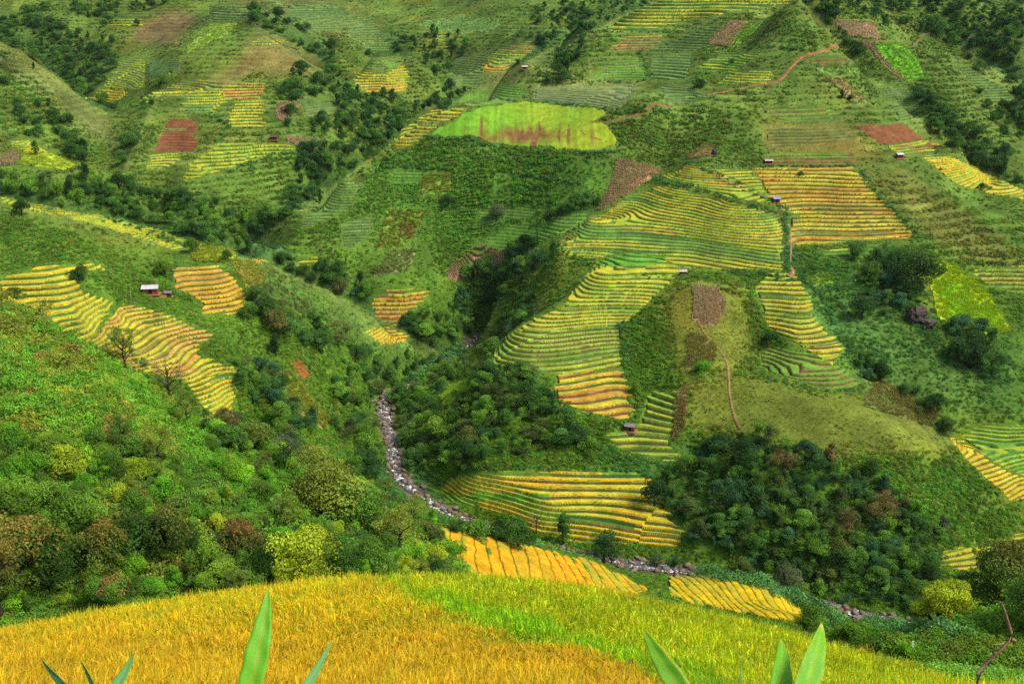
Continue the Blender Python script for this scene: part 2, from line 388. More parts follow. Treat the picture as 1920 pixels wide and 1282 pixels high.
# id: (outline, row period in px, rice palette, riser palette, jitter px, label)
TF = [
([(191,50),(221,34),(268,35),(268,52)], 5, [YEL,YG], [RG], 4, 'small yellow terrace strip high up below the far wooded slope'),
([(218,121),(228,112),(273,112),(273,164),(265,168),(191,165)], 5, [OLI,YG,OLI], [DG,RG], 4, 'tall dull green terraces beside the dark grove in the far left valley'),
([(158,188),(191,166),(235,168),(240,178),(215,193)], 5.5, [YEL,YEL], [RG,RB], 5, 'yellow terraces below the tall dull green ones at far left'),
([(252,191),(302,168),(342,151),(389,151),(426,161),(416,178),(432,186),(396,214),(336,216),(352,183),(288,180),(278,195)], 5.5, [YEL,YG,YEL,OLI], [RG], 6, 'yellow green terraces across the shoulder of the far left hill'),
([(412,158),(500,154),(491,188),(432,186),(409,178)], 5.5, [OR,YG,OR], [RB,BR], 5, 'reddish brown terraces on the shoulder of the far left hill'),
([(439,190),(495,190),(496,208),(483,218),(500,241),(436,240),(419,235),(424,218)], 6, [YEL,YG], [RG], 5, 'yellow terraces stacked below the reddish brown ones'),
([(315,220),(372,225),(369,240),(366,258),(374,268),(362,285),(285,287),(302,248),(305,241)], 5, [RED,BR,RED,RED], [RED,BR], 3, 'bare red soil terraces on the far left hill'),
([(285,289),(339,289),(335,302),(312,315),(272,319)], 5, [YG,OLI], [RG,BR], 3, 'green and brown terraces right below the bare red soil'),
([(416,267),(523,268),(540,270),(570,287),(520,286),(463,305),(413,322),(369,335),(339,345),(356,305),(386,285)], 7, [YEL,YG,YEL,YG], [RG,DG], 6, 'fan of yellow green terraces at the foot of the far left hill'),
([(191,324),(252,322),(238,349),(205,345)], 6, [GR,YG], [RG], 4, 'small green terraces in the far left valley floor'),
([(13,265),(54,262),(91,285),(44,288)], 6.5, [YEL,YG], [RG], 5, 'short yellow terraces on the left hill spur'),
([(459,87),(476,75),(530,75),(547,84)], 4, [YEL,OLI], [RG], 4, 'thin yellow terrace strip near the far left hilltop'),
([(0,368),(60,378),(130,395),(200,405),(290,430),(380,455),(392,463),(330,471),(290,455),(200,430),(110,405),(50,392),(0,382)], 5.5, [YEL,YG], [RG], 4, 'long thin band of terraces along the left spur crest'),
([(660,134),(724,139),(737,127),(761,124),(764,144),(761,174),(687,174),(667,158)], 5, [OR,YEL,YG], [RG,BR], 4, 'orange and green terraces on the small rounded hill at top centre'),
([(695,118),(740,103),(757,106),(750,122),(720,132),(680,131)], 5, [GR,OLI], [RG], 4, 'green terraces capping the small rounded hill at top centre'),
([(932,94),(1004,74),(1004,94),(942,137),(902,134),(918,104)], 5, [YG,OLI,OR], [RG,DG], 5, 'olive terraces on the far ridge left of the tree line'),
([(841,195),(881,171),(928,154),(985,164),(989,178),(942,195),(875,201)], 5.5, [GR,OLI], [DG,RG], 5, 'dull green terraces above the bright green hilltop field'),
([(777,226),(811,203),(878,205),(855,218),(831,231),(781,228)], 6.5, [YEL,OR], [RG], 5, 'upper yellow terraces on the left edge of the central ridge'),
([(764,233),(824,235),(794,258),(751,282),(727,272)], 6.5, [YEL,YG], [RG,RB], 5, 'lower yellow terraces on the left edge of the central ridge'),
([(1106,44),(1160,27),(1225,-4),(1490,-4),(1480,8),(1420,20),(1370,22),(1330,30),(1260,45),(1200,62),(1130,62),(1140,45)], 6.5, [YG,YEL,GR], [RG,DG], 8, 'green and yellow terraces below the top of the main ridge'),
([(1177,66),(1244,64),(1240,80),(1210,97),(1130,100)], 5, [OLI,OR], [BR,RG], 5, 'brownish olive terraces high on the main ridge'),
([(1160,111),(1207,104),(1213,151),(1089,151)], 5, [OLI,GR,YG], [DG,RG], 5, 'dull green terraces midway up the main ridge'),
([(892,457),(952,420),(1006,415),(1086,400),(1110,395),(1093,427),(1042,444),(952,474),(895,467)], 7, [GR,(.16,.27,.05)], [DG], 6, 'green terraces above the dark gully in the centre'),
([(820,322),(850,322),(845,335),(815,345),(730,345),(735,318)], 6, [DG,GR], [DG], 5, 'overgrown green terraces left on the central slope'),
([(694,558),(729,539),(801,544),(798,561),(757,605),(751,615),(707,601)], 8, [YEL,OR,YG], [RB,BR], 4, 'brown and yellow terraces in the side valley'),
([(677,620),(720,611),(771,631),(764,641),(720,650)], 8, [GOLD,YEL], [RG,BR], 3, 'small golden terraces rounding the tip of the left spur'),
([(1240,332),(1290,308),(1330,315),(1460,380),(1380,374),(1300,350)], 6, [YEL,YG,OR], [RG], 8, 'wedge of yellow terraces left of the diagonal footpath'),
([(1046,458),(1110,412),(1170,372),(1245,345),(1300,362),(1400,390),(1460,405),(1470,440),(1465,508),(1430,508),(1290,503),(1180,470),(1120,485),(1070,480)], 6.2, [YG,YEL,YG,YG], [RG,RG,RB], 7, 'great block of yellow green terraces on the main hill'),
([(1120,489),(1180,472),(1290,505),(1275,512),(1225,560),(1180,600),(1162,612),(962,618),(1000,600),(1060,570)], 8.6, [YG,YEL,YG], [RG,RG,RB], 8, 'yellow green terraces narrowing down the middle of the main hill'),
([(962,619),(1162,613),(1165,690),(1040,700),(916,690),(935,655)], 9, [YG,GR,YG,YG], [RG,RB], 8, 'light green terraces on the lower main hill'),
([(1040,702),(1165,692),(1190,770),(1165,788),(1040,758)], 13.5, [GOLD,OR,YEL], [BR,RB,RG], 7, 'golden and red brown terraces at the bottom of the main hill'),
([(1411,316),(1600,312),(1630,345),(1680,400),(1722,445),(1640,452),(1480,460),(1475,400),(1455,385),(1430,350)], 7.4, [YEL,OR,YEL,YG], [RB,RG,BR], 8, 'block of yellow and brown terraces right of the footpath'),
([(1330,317),(1409,320),(1428,352),(1445,370)], 6, [YG,YEL], [RG], 6, 'narrow yellow green terraces between footpath and hedge'),
([(1530,472),(1650,458),(1650,480),(1570,487)], 7.5, [GR,YEL], [RG], 8, 'few green terraces below the brown and yellow block'),
([(1440,287),(1600,285),(1605,310),(1435,312)], 6.5, [(.2,.17,.04),BR,GR], [BR,DG], 7, 'dark reddish green terraces above the brown and yellow block'),
([(1425,200),(1545,200),(1590,232),(1480,232),(1430,215)], 7, [GR,DG], [DG,BR], 6, 'green vegetable terraces below the red road'),
([(1600,232),(1695,231),(1735,260),(1655,272),(1640,265)], 6, [RED,RED,BR], [RED,BR], 4, 'bare red earth terraces on the right shoulder'),
([(1656,274),(1740,260),(1780,275),(1700,297)], 6, [GR,YG,BR], [RG,BR], 6, 'green and red terraces under the bare red earth'),
([(1730,292),(1790,293),(1880,340),(1925,360),(1925,374),(1860,365),(1780,340)], 6.5, [YEL,GOLD,YG], [RG], 6, 'yellow terraces stepping down the far right ridge'),
([(1345,158),(1375,133),(1450,133),(1440,158)], 5, [YEL,YG], [RG], 5, 'small yellow terraces left of the red road'),
([(1300,130),(1350,103),(1430,103),(1370,135)], 5.5, [GR,YG], [RG], 5, 'green terraces high above the red road'),
([(1508,112),(1545,98),(1600,108),(1610,122),(1520,122)], 6, [DG,BR,GR], [BR,DG], 4, 'dark hedged rows right of the red road bend'),
([(1415,542),(1440,513),(1490,513),(1520,560),(1530,600),(1582,650),(1560,685),(1500,650),(1440,615),(1425,570)], 9, [YG,YEL,YG], [RG,RB], 5, 'column of yellow green terraces right of the olive slope'),
([(1425,655),(1460,650),(1530,662),(1575,690),(1612,715),(1600,728),(1540,727),(1425,690)], 10.5, [GR,GR,YG], [RG,RB,BR], 3, 'curved bright green terraces bulging over the olive dome'),
([(1810,510),(1925,498),(1925,555),(1880,545),(1830,520)], 8, [YEL,GR,YG], [RG,BR], 5, 'green and yellow terraces at the right edge above the bright field'),
([(1800,818),(1830,800),(1925,798),(1925,895),(1870,870)], 11, [GR,YG,GR], [DG,RG], 4, 'curved green terraces at the lower right edge'),
([(1778,820),(1798,820),(1868,872),(1925,900),(1925,935),(1895,940),(1820,870)], 11, [GOLD,YEL], [BR,RG], 2, 'golden terraces beside the curved green ones at lower right'),
([(1750,1035),(1850,1020),(1925,998),(1925,1045),(1800,1070),(1760,1058)], 13, [YEL,YG], [RB,RG], 4, 'yellow terraces behind the big dark tree at lower right'),
([(1130,812),(1175,806),(1200,790),(1215,735),(1275,733),(1268,780),(1255,830),(1298,868),(1250,865),(1165,845)], 13, [YG,GR,YG], [RG,RB], 6, 'steep narrow green terraces beside the little hut'),
([(840,900),(860,885),(1190,885),(1215,898),(1250,960),(1285,1000),(1280,1025),(1170,1020),(1080,1015),(990,995),(960,965),(900,955),(900,935),(830,918)], 13, [YEL,YEL,GOLD,YG], [RB,RG,RG], 10, 'broad yellow paddies by the river in the valley floor'),
([(782,895),(830,918),(895,938),(895,958),(845,940),(800,915)], 12, [GR,LG], [DG], 3, 'bright green paddies close to the river bend'),
([(0,520),(80,500),(190,496),(200,508),(140,514),(160,550),(213,565),(195,598),(160,655),(100,655),(0,590)], 12.5, [GOLD,YEL,YEL], [RG,RG], 6, 'bright yellow curving paddies on the left spur'),
([(225,568),(290,580),(335,600),(400,628),(372,645),(375,668),(445,692),(400,700),(350,720),(250,690),(170,640)], 10.5, [(.52,.31,.06),YEL,OR], [RG,RB], 6, 'orange yellow paddies curving below the farmhouse'),
([(352,722),(405,702),(448,692),(445,712),(435,770),(400,800)], 10, [YEL,GOLD], [RG], 4, 'yellow paddies at the lower end of the left spur'),
([(325,502),(410,497),(440,520),(468,565),(440,590),(375,588),(380,570),(355,548),(325,543)], 9.5, [GOLD,OR,YEL], [RG,RB], 5, 'yellow orange terraces right of the farmhouse'),
([(462,450),(480,440),(545,460),(535,490),(475,480)], 7, [DG,(.1,.2,.06)], [DG], 3, 'dull green terraces beyond the left spur'),
([(475,484),(515,488),(520,494),(480,492)], 5, [YEL,OR], [RG], 2, 'tiny yellow strip beyond the left spur'),
([(540,502),(590,478),(598,487),(565,507)], 7, [YEL,OR], [RG], 2, 'tiny yellow steps in the side valley'),
([(1636,1160),(1700,1165),(1722,1180),(1690,1200),(1640,1175)], 18, [LG,YG], [RG], 2, 'small lime green paddy beside the river at lower right'),
([(385,12),(470,10),(480,42),(400,48)], 4.5, DT, DR, 5, 'faint dull green rows high on the far left hills'),
([(540,8),(640,5),(680,50),(600,62),(530,40)], 4.5, DT, DR, 5, 'faint dull green rows at the top left of centre'),
([(650,20),(700,40),(745,95),(700,100),(655,70)], 4.5, DT, DR, 5, 'dull rows on the hill behind the small rounded one'),
([(850,110),(925,100),(900,150),(850,175)], 5, DT, DR, 5, 'dull green rows left of the far olive terraces'),
([(1000,166),(1190,160),(1165,203),(1130,203),(1000,188)], 5, [(.17,.22,.08),(.19,.25,.07)], [(.12,.17,.06)], 4, 'grey green field above the bright hilltop field'),
([(1218,104),(1300,100),(1288,150),(1220,150)], 6, [(.15,.26,.06),(.17,.28,.06)], [(.12,.2,.05)], 3, 'smooth pale green field beside the main ridge terraces'),
([(1210,99),(1240,84),(1330,50),(1440,38),(1420,62),(1320,90),(1300,98)], 5, DT, DR, 5, 'olive rows around the ridge top corn plot'),
([(1235,162),(1290,160),(1330,186),(1250,205)], 5, DT, DR, 5, 'dull rows above the junction of the tracks'),
([(590,350),(690,335),(650,395),(560,435)], 6, [(.13,.23,.04),(.16,.25,.04)], DR, 5, 'faint green terraces on the left edge of the central ridge'),
([(1430,240),(1590,238),(1610,262),(1440,280)], 6, [(.17,.17,.04),(.15,.18,.04)], [(.12,.12,.03)], 6, 'brownish rows above the dark reddish green terraces'),
([(1640,160),(1700,165),(1740,215),(1690,230)], 5, DT, DR, 4, 'dull rows on the right ridge below the vivid field'),
([(1780,110),(1880,160),(1920,200),(1850,190)], 5, [(.14,.22,.04),(.12,.19,.04)], DR, 4, 'faint rows on the grassy far right ridge'),
([(560,180),(640,190),(620,225),(570,222)], 5, DT, DR, 4, 'faint rows by the far dark grove'),
([(330,100),(345,130),(330,145),(300,120)], 4, DT, DR, 3, 'tiny dull rows on the far left hill'),
([(890,395),(1000,385),(1010,410),(900,420)], 6, [(.13,.26,.04),(.15,.28,.04)], DR, 5, 'faint green rows above the central green terraces'),
([(640,420),(700,405),(690,450),(640,470)], 6, DT, DR, 5, 'faint rows left of the weedy red and green plot'),
]
PILLOW = [   # rice on slopes with deep soft furrows
([(820,990),(900,1008),(1030,1036),(1110,1055),(1178,1088),(1215,1108),(1190,1115),(1100,1107),(950,1094),(890,1092),(850,1050)], 1.5, [GOLD,(.70,.40,.01),YEL,GOLD], 'golden rice field on the slope behind the near field'),
([(1255,1083),(1350,1082),(1430,1098),(1490,1124),(1510,1172),(1480,1167),(1400,1152),(1300,1132),(1255,1118)], 1.3, [YEL,(.56,.44,.01),YEL], 'yellow rice field on the rounded end of the lower slope'),
]
FLAT = [     # unterraced plots: outline, base colour, second colour, spots, label
([(801,257),(841,231),(885,208),(962,191),(1053,198),(1133,206),(1140,215),(1110,231),(1143,236),(1158,268),(1150,278),(1106,285),(1009,277),(918,272),(898,258)], (.14,.34,.02), (.27,.36,.02), 'dry', 'bright green hilltop field with a bare red patch'),
([(794,330),(851,330),(848,360),(787,368)], (.17,.34,.03), (.32,.19,.06), 'dry', 'small bright green plot left on the central slope'),
([(705,468),(727,397),(798,397),(775,445),(755,465)], (.16,.30,.03), BR, 'mix', 'red and green weedy plot on the central slope'),
([(690,521),(741,470),(781,470),(764,511)], (.16,.23,.06), (.2,.24,.08), 'mix', 'pale green plot below the weedy plot'),
([(44,290),(97,288),(141,312),(121,318),(34,310)], (.30,.42,.03), (.36,.42,.04), 'mix', 'bright yellow green knoll below the short terraces at left'),
([(349,101),(352,80),(392,44),(446,42),(429,64),(402,77),(369,97)], (.20,.34,.04), (.25,.34,.05), 'mix', 'light green field high on the far left hill'),
([(788,37),(908,33),(942,44),(915,60),(855,64),(788,50)], (.12,.24,.05), (.15,.26,.06), 'mix', 'smooth green field on the far centre hill'),
([(273,120),(318,112),(322,140),(280,145)], (.11,.22,.07), (.14,.25,.06), 'mix', 'pale green plot beside the tall dull terraces'),
([(1325,85),(1340,70),(1370,45),(1400,41),(1390,60),(1365,90),(1345,88)], CORN, (.3,.3,.06), 'mix', 'dry pink brown corn plot near the top of the main ridge'),
([(1400,43),(1430,42),(1410,65),(1385,90),(1366,90),(1391,60)], (.18,.36,.04), (.2,.34,.04), 'mix', 'bright green strip beside the dry corn near the ridge top'),
([(1633,84),(1690,84),(1705,95),(1725,125),(1742,153),(1700,153),(1670,125)], (.15,.42,.03), (.17,.38,.03), 'mix', 'vivid green field on the right ridge'),
([(1555,40),(1600,42),(1640,45),(1650,72),(1590,70)], CORN, (.25,.2,.08), 'mix', 'dry brown corn plot right of the ridge top'),
([(1545,147),(1580,150),(1630,194),(1595,190)], (.33,.22,.09), (.18,.2,.06), 'mix', 'dry corn strip below the red road'),
([(1616,82),(1632,84),(1672,130),(1700,155),(1690,155),(1650,118)], CORN, (.25,.2,.08), 'mix', 'thin brown strip along the vivid green field'),
([(1283,295),(1330,270),(1335,292),(1290,300)], (.36,.24,.11), (.2,.2,.06), 'mix', 'dry corn patch beside the dark standing rock'),
([(1520,124),(1622,124),(1628,136),(1555,140)], (.13,.25,.05), (.15,.27,.05), 'mix', 'pale green plot below the hedged rows'),
([(1157,302),(1243,322),(1212,339),(1177,366),(1116,402),(1153,335)], CORN, (.16,.2,.05), 'corn', 'dry corn strip above the great terrace block'),
([(838,514),(870,490),(895,470),(948,479),(942,500),(880,525),(851,531)], CORN, (.22,.2,.08), 'corn', 'pinkish dry corn field above the central gully'),
([(518,198),(560,195),(545,212),(537,228),(520,225)], (.30,.15,.10), (.2,.15,.07), 'corn', 'reddish dry corn patch beside the far dark grove'),
([(537,257),(607,268),(584,288),(537,265)], (.30,.15,.10), (.2,.15,.07), 'corn', 'reddish dry corn patch below the far dark grove'),
([(0,300),(30,282),(38,300),(25,310),(0,314)], (.28,.16,.1), (.2,.15,.07), 'corn', 'dry corn patch at the left edge'),
([(1755,492),(1790,500),(1850,550),(1893,624),(1850,628),(1760,598),(1748,540)], (.20,.46,.015), (.40,.46,.015), 'mix', 'vivid yellow green field in the right hand bowl'),
([(355,475),(390,462),(440,470),(445,490),(410,494),(360,490)], (.26,.36,.03), (.3,.3,.04), 'mix', 'light green patch above the orange terraces'),
([(432,492),(470,490),(500,522),(490,534),(462,541)], (.27,.38,.03), (.28,.22,.06), 'mix', 'lime green plot on the crest right of the orange terraces'),
([(513,705),(545,700),(572,735),(620,792),(608,805),(560,772)], (.22,.32,.03), (.25,.20,.05), 'mix', 'overgrown lime green strip on the slope above the river'),
([(825,745),(880,710),(882,742),(838,788)], (.22,.42,.03), (.3,.4,.03), 'mix', 'small lime green clearing in the valley wood'),
([(1300,537),(1345,545),(1362,575),(1340,614),(1300,600)], (.33,.22,.09), (.2,.22,.05), 'corn', 'dry corn patch at the top of the olive slope'),
([(1292,622),(1338,642),(1345,680),(1285,692)], (.24,.18,.06), (.18,.2,.05), 'mix', 'browned patch midway down the olive slope'),
([(1272,738),(1292,722),(1282,800),(1262,832)], (.3,.2,.1), (.2,.2,.05), 'mix', 'dry brown strip beside the steep narrow terraces'),
([(1505,528),(1545,514),(1565,528),(1530,540)], (.17,.34,.04), (.2,.3,.04), 'mix', 'small light green clearing by the wood on the right'),
([(1620,760),(1640,715),(1680,730),(1760,775),(1745,800)], (.14,.2,.05), (.22,.17,.06), 'mix', 'grassy brownish clearing behind the olive dome'),
]
# wild cover: outline, colour, softness(px/2)
COVER = [
([(0,0),(1920,0),(1920,420),(0,420)], (.095,.16,.024), 60),
([(700,280),(1150,290),(1180,330),(1040,450),(900,480),(700,420),(640,400)], (.085,.185,.022), 14),
([(1605,320),(1700,315),(1780,380),(1910,470),(1920,500),(1820,495),(1740,445),(1680,390)], (.125,.145,.025), 4),
([(1370,700),(1420,700),(1540,735),(1620,735),(1720,780),(1800,860),(1600,868),(1450,838),(1340,812),(1280,800),(1320,700)], (.13,.165,.02), 5),
([(1240,560),(1290,520),(1400,540),(1430,650),(1370,720),(1290,760),(1270,700)], (.13,.16,.02), 6),
([(1430,235),(1590,235),(1660,295),(1560,285),(1440,280)], (.16,.15,.03), 5),
([(440,130),(480,55),(560,90),(625,130),(560,145),(480,135),(400,185),(350,175)], (.16,.15,.04), 6),
([(240,77),(270,40),(330,20),(375,30),(330,85)], (.15,.12,.045), 4),
([(400,10),(600,0),(700,60),(620,75)], (.12,.14,.04), 10),
([(0,80),(60,115),(130,165),(205,225),(230,290),(150,240),(60,160),(0,130)], (.13,.165,.04), 5),
([(1000,162),(1200,158),(1170,202),(1000,192)], (.15,.19,.07), 4),
([(1780,80),(1920,165),(1920,290),(1800,170)], (.11,.17,.03), 5),
([(1290,25),(1440,35),(1500,90),(1300,100),(1240,80)], (.11,.17,.03), 8),
([(840,100),(1000,90),(1100,60),(1000,165),(860,175)], (.10,.16,.035), 8),
([(500,490),(620,555),(850,660),(780,680),(600,620),(480,540)], (.10,.18,.03), 8),
([(1480,360),(1500,500),(1470,500),(1455,400)], (.06,.13,.03), 3),
([(0,580),(150,650),(330,770),(300,850),(200,900),(0,900)], (.17,.24,.025), 16),
([(60,600),(300,730),(420,850),(600,900),(560,960),(380,880),(220,740)], (.12,.24,.02), 10),
([(0,900),(400,860),(700,960),(870,1080),(0,1130)], (.07,.15,.02), 18),
([(380,800),(560,860),(620,960),(430,950)], (.10,.25,.02), 12),
([(175,790),(230,800),(250,850),(215,855)], (.22,.14,.04), 3),
([(1500,480),(1700,470),(1760,600),(1900,640),(1920,780),(1760,760),(1600,690),(1520,580)], (.06,.15,.025), 14),
([(1440,540),(1600,560),(1740,700),(1700,760),(1590,680)], (.075,.17,.03), 10),
([(1600,870),(1800,870),(1900,960),(1750,1020),(1620,940)], (.09,.18,.02), 8),
([(640,860),(800,860),(840,980),(700,920)], (.07,.17,.03), 6),
([(548,680),(560,676),(578,700),(570,712)], (.33,.08,.03), 2),
([(1380,840),(1130,830),(1100,870),(1300,900)], (.07,.17,.025), 5),
]
WOOD = [   # woods: outline, share of trees
([(0,70),(60,20),(120,40),(160,70),(230,80),(225,110),(190,165),(150,160),(100,125),(60,90)], 1),
([(560,120),(640,140),(620,200),(600,260),(540,240),(520,180)], .7),([(640,170),(760,200),(750,250),(640,320),(600,340),(560,310),(600,270)], .9),
([(560,280),(650,290),(640,330),(590,370),(560,340)], 1),([(200,350),(330,375),(480,410),(470,450),(440,465),(380,450),(260,420),(150,395),(120,360)], .9),
([(800,60),(870,60),(880,130),(850,170),(800,130)], .8),([(1000,20),(1220,-2),(1080,60),(1000,90)], .9),([(1040,105),(1100,70),(1080,140),(1040,160),(1000,160)], .5),
([(1500,0),(1920,0),(1920,160),(1850,110),(1790,80),(1700,60),(1600,30)], .75),([(1800,120),(1920,165),(1920,260),(1880,250)], .8),
([(1730,230),(1790,250),(1900,340),(1920,370),(1880,345),(1800,300),(1740,270)], .8),
([(830,590),(880,540),(950,470),(1040,455),(1050,490),(1000,520),(900,600),(870,660),(820,650)], .6),
([(640,690),(760,680),(880,690),(1000,700),(1040,760),(1080,800),(1120,820),(1000,860),(870,870),(780,880),(740,790),(680,740)], 1),
([(470,560),(640,620),(700,690),(760,700),(700,760),(650,740),(560,640),(480,600)], .6),([(440,680),(520,700),(560,770),(600,800),(560,830),(470,760)], 1),
([(1300,860),(1400,815),(1500,850),(1600,880),(1700,960),(1780,1020),(1740,1100),(1740,1160),(1550,1130),(1400,1060),(1310,1020),(1240,920)], 1),
([(1600,480),(1700,480),(1740,580),(1700,600),(1640,590),(1620,540)], .8),([(1790,620),(1850,620),(1900,680),(1850,700),(1780,670)], .8),
([(0,940),(200,930),(500,960),(780,950),(880,1080),(0,1150)], 1),([(380,770),(700,910),(780,990),(600,960),(400,890)], .9),
([(0,840),(300,850),(400,960),(0,960)], .8),
([(640,700),(700,760),(710,860),(660,880),(620,800)], .6),([(880,960),(1000,1000),(1290,1040),(1290,1060),(1000,1020),(850,985)], .0),
([(0,120),(60,180),(170,280),(150,330),(60,240),(0,200)], .45),
([(120,20),(240,0),(330,0),(200,50)], .7),
]
SCAT = [([(1150,540),(1230,560),(1260,700),(1200,760),(1165,660)], .3)]
# routes: picture points, half width (m), colour
PATHS = [
([(1572,90),(1540,98),(1505,108),(1480,130),(1458,152),(1420,161),(1370,170),(1325,181)], .8, (.26,.13,.05), 'red earth road bending round the upper right hillside'),
([(1305,600),(1332,640),(1362,680),(1368,740),(1376,780),(1388,806)], .4, (.25,.16,.06), 'narrow footpath down the olive slope'),
([(1335,325),(1400,358),(1450,378),(1470,400),(1482,440),(1482,490)], .4, (.27,.18,.09), 'diagonal footpath between the terrace blocks'),
([(1075,240),(1140,231),(1200,215),(1260,203)], .6, (.22,.12,.05), 'thin track crossing the bright hilltop field'),
([(905,262),(960,264),(1030,262),(1075,241),(1100,257),(1140,270)], .8, (.28,.12,.05), 'brown track along the foot of the bright hilltop field'),
([(1482,498),(1486,512),(1478,520)], .8, (.30,.16,.08), 'short red path at the terrace corner'),
([(1640,80),(1720,78),(1800,76),(1920,60)], .35, (.17,.14,.06), 'thin far track along the right mountain'),
([(280,1),(320,45),(420,20),(480,50),(560,95)], .35, (.14,.13,.05), 'faint track over the far left hills'),
]
# local rice colour bands laid over the terraces (outline, colour)
BANDS = [
([(1060,440),(1100,418),(1120,420),(1200,432),(1300,452),(1465,480),(1465,496),(1320,478),(1180,452),(1090,448)], (.15,.30,.04)),
([(1120,490),(1150,470),(1245,480),(1250,490),(1180,505),(1170,500),(1115,500)], (.12,.33,.03)),
([(985,620),(1160,620),(1165,650),(1150,660),(1000,660)], (.24,.38,.04)),
([(870,925),(1030,925),(1030,937),(900,937)], (.12,.36,.02)),
([(860,884),(1010,884),(1010,892),(862,892)], (.13,.30,.03)),([(1130,884),(1215,886),(1215,898),(1130,894)], (.13,.34,.03)),
([(1150,345),(1240,345),(1190,372),(1160,380)], (.15,.28,.04)),
([(350,196),(400,196),(396,214),(336,216)], (.17,.28,.06)),
([(300,240),(352,240),(352,246),(300,246)], (.18,.26,.06)),
([(1420,400),(1500,400),(1500,412),(1420,412)], (.15,.28,.04)),
]
# relief noise is calmer under the fields
def fill_damp():
    e = TAB; aa, ww = np.meshgrid(_ta, _tw, indexing='ij')
    px, py = to_px(aa, e)
    m = np.zeros(px.shape)
    for t in TF+PILLOW+FLAT: m[inside(t[0], px, py)] = 1
    k = blur(m, 2); DAMP[:] = np.clip(k*1.6, 0, 1)
fill_damp()
DEPTH = build_depth()
# ------------------------------------------------------------------ colour and cover tables over the visible land
COLM = np.tile(np.array([.085, .17, .016]), (641, 960, 1))
for poly, c, s in COVER:
    k = blur(rmap(poly), s)[..., None]
    COLM = COLM*(1-k)+np.array(c)*k
FIELD = np.zeros((641, 960), bool)
for t in TF+PILLOW+FLAT:
    m_ = rmap(t[0])
    if m_.any(): q_ = np.median(DEPTH[m_]); FIELD |= m_ & (np.abs(DEPTH-q_) < .24)
# grassy crests lightened, bushy folds behind darkened; the tint also paints in relief shading
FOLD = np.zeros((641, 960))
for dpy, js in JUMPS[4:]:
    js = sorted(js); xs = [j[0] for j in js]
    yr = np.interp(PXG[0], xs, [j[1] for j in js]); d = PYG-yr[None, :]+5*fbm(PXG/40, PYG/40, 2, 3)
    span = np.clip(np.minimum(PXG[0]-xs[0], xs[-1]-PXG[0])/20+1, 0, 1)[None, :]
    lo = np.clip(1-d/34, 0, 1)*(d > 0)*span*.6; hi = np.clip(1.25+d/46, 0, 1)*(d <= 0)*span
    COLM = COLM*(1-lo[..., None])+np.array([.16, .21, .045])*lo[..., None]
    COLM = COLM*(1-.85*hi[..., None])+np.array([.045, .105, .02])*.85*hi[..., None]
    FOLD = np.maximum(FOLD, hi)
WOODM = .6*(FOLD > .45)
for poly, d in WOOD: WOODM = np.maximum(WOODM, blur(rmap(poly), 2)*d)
RIVER = [(1960,1215),(1850,1195),(1720,1172),(1620,1150),(1450,1105),(1290,1070),(1150,1050),(1000,1020),(880,975),(790,930),(745,880),(735,820),(718,760),(750,725),(790,702),(860,655),(900,625)]
def world_line(pp):
    out = []
    for px, py in pp:
        e = float(e_of(py)); a = float(a_of(px, e))
        yy = math.exp(float(at_px(DEPTH, px, py))) 
        out.append((a*yy, yy))
    return out
# the river has its own known distances
RIVD = [222,225,229,233,243,250,255,263,276,289,306,329,356,366,382,414,430]
RIVP = []
for (px, py), d in zip(RIVER, RIVD):
    e = float(e_of(py)); RIVP.append((float(a_of(px, e))*d, d, e*d))
RIVP = np.array(RIVP)
def catmull(P, n=8):
    P = np.asarray(P, float); Q = np.vstack([2*P[0]-P[1], P, 2*P[-1]-P[-2]]); out = []
    for i in range(1, len(Q)-2):
        for t in np.linspace(0, 1, n, endpoint=False):
            out.append(.5*((2*Q[i])+(Q[i+1]-Q[i-1])*t+(2*Q[i-1]-5*Q[i]+4*Q[i+1]-Q[i+2])*t*t+(3*Q[i]-Q[i-1]-3*Q[i+1]+Q[i+2])*t**3))
    out.append(P[-1]); return np.array(out)
RIVC = catmull(RIVP, 10)
RZ = np.minimum.accumulate(RIVC[::-1, 2])[::-1]; RIVC[:, 2] = RZ          # water only runs downhill
def dist_line(x, y, L):           # distance to a polyline and the parameter of the nearest point
    best = np.full(x.shape, 1e9); par = np.zeros(x.shape)
    for i in range(len(L)-1):
        ax, ay = L[i][0], L[i][1]; bx, by = L[i+1][0], L[i+1][1]
        dx, dy = bx-ax, by-ay; q = dx*dx+dy*dy+1e-9
        t = np.clip(((x-ax)*dx+(y-ay)*dy)/q, 0, 1)
        d = np.hypot(x-ax-t*dx, y-ay-t*dy)
        m = d < best; best[m] = d[m]; par[m] = (i+t)[m]
    return best, par
_raw_base_e = base_e
def base_e(a, w):                 # the relief with the river bed cut in
    e = _raw_base_e(a, w); Y = np.exp(w); x = a*Y
    m = (Y > 200) & (Y < 460) & (x > -90) & (x < 130)
    if m.any():
        xs, ys = x[m], Y[m]
        d, p = dist_line(xs, ys, RIVC[::2])
        near = d < 22
        z = (e[m]*ys)
        rz = np.interp(p*2, np.arange(len(RIVC)), RIVC[:, 2])
        k = np.clip(1-(d-2.4)/9, 0, 1); k = k*k*(3-2*k)
        z = np.where(near, z*(1-k)+(rz-.55)*k, z)
        e = e.copy(); e[m] = z/ys
    return e
DEPTH = build_depth()
M_LAND = ground_mat('hillside_vegetation', .9, .11, .55, 1.5, .8, .5)
M_FIELD = ground_mat('rice_and_soil', 2.2, .25, .78, 1.22, .5, .2)
M_SLOPE = ground_mat('rice_field_soil', 6, .8, .6, 1.4, .6, .05)
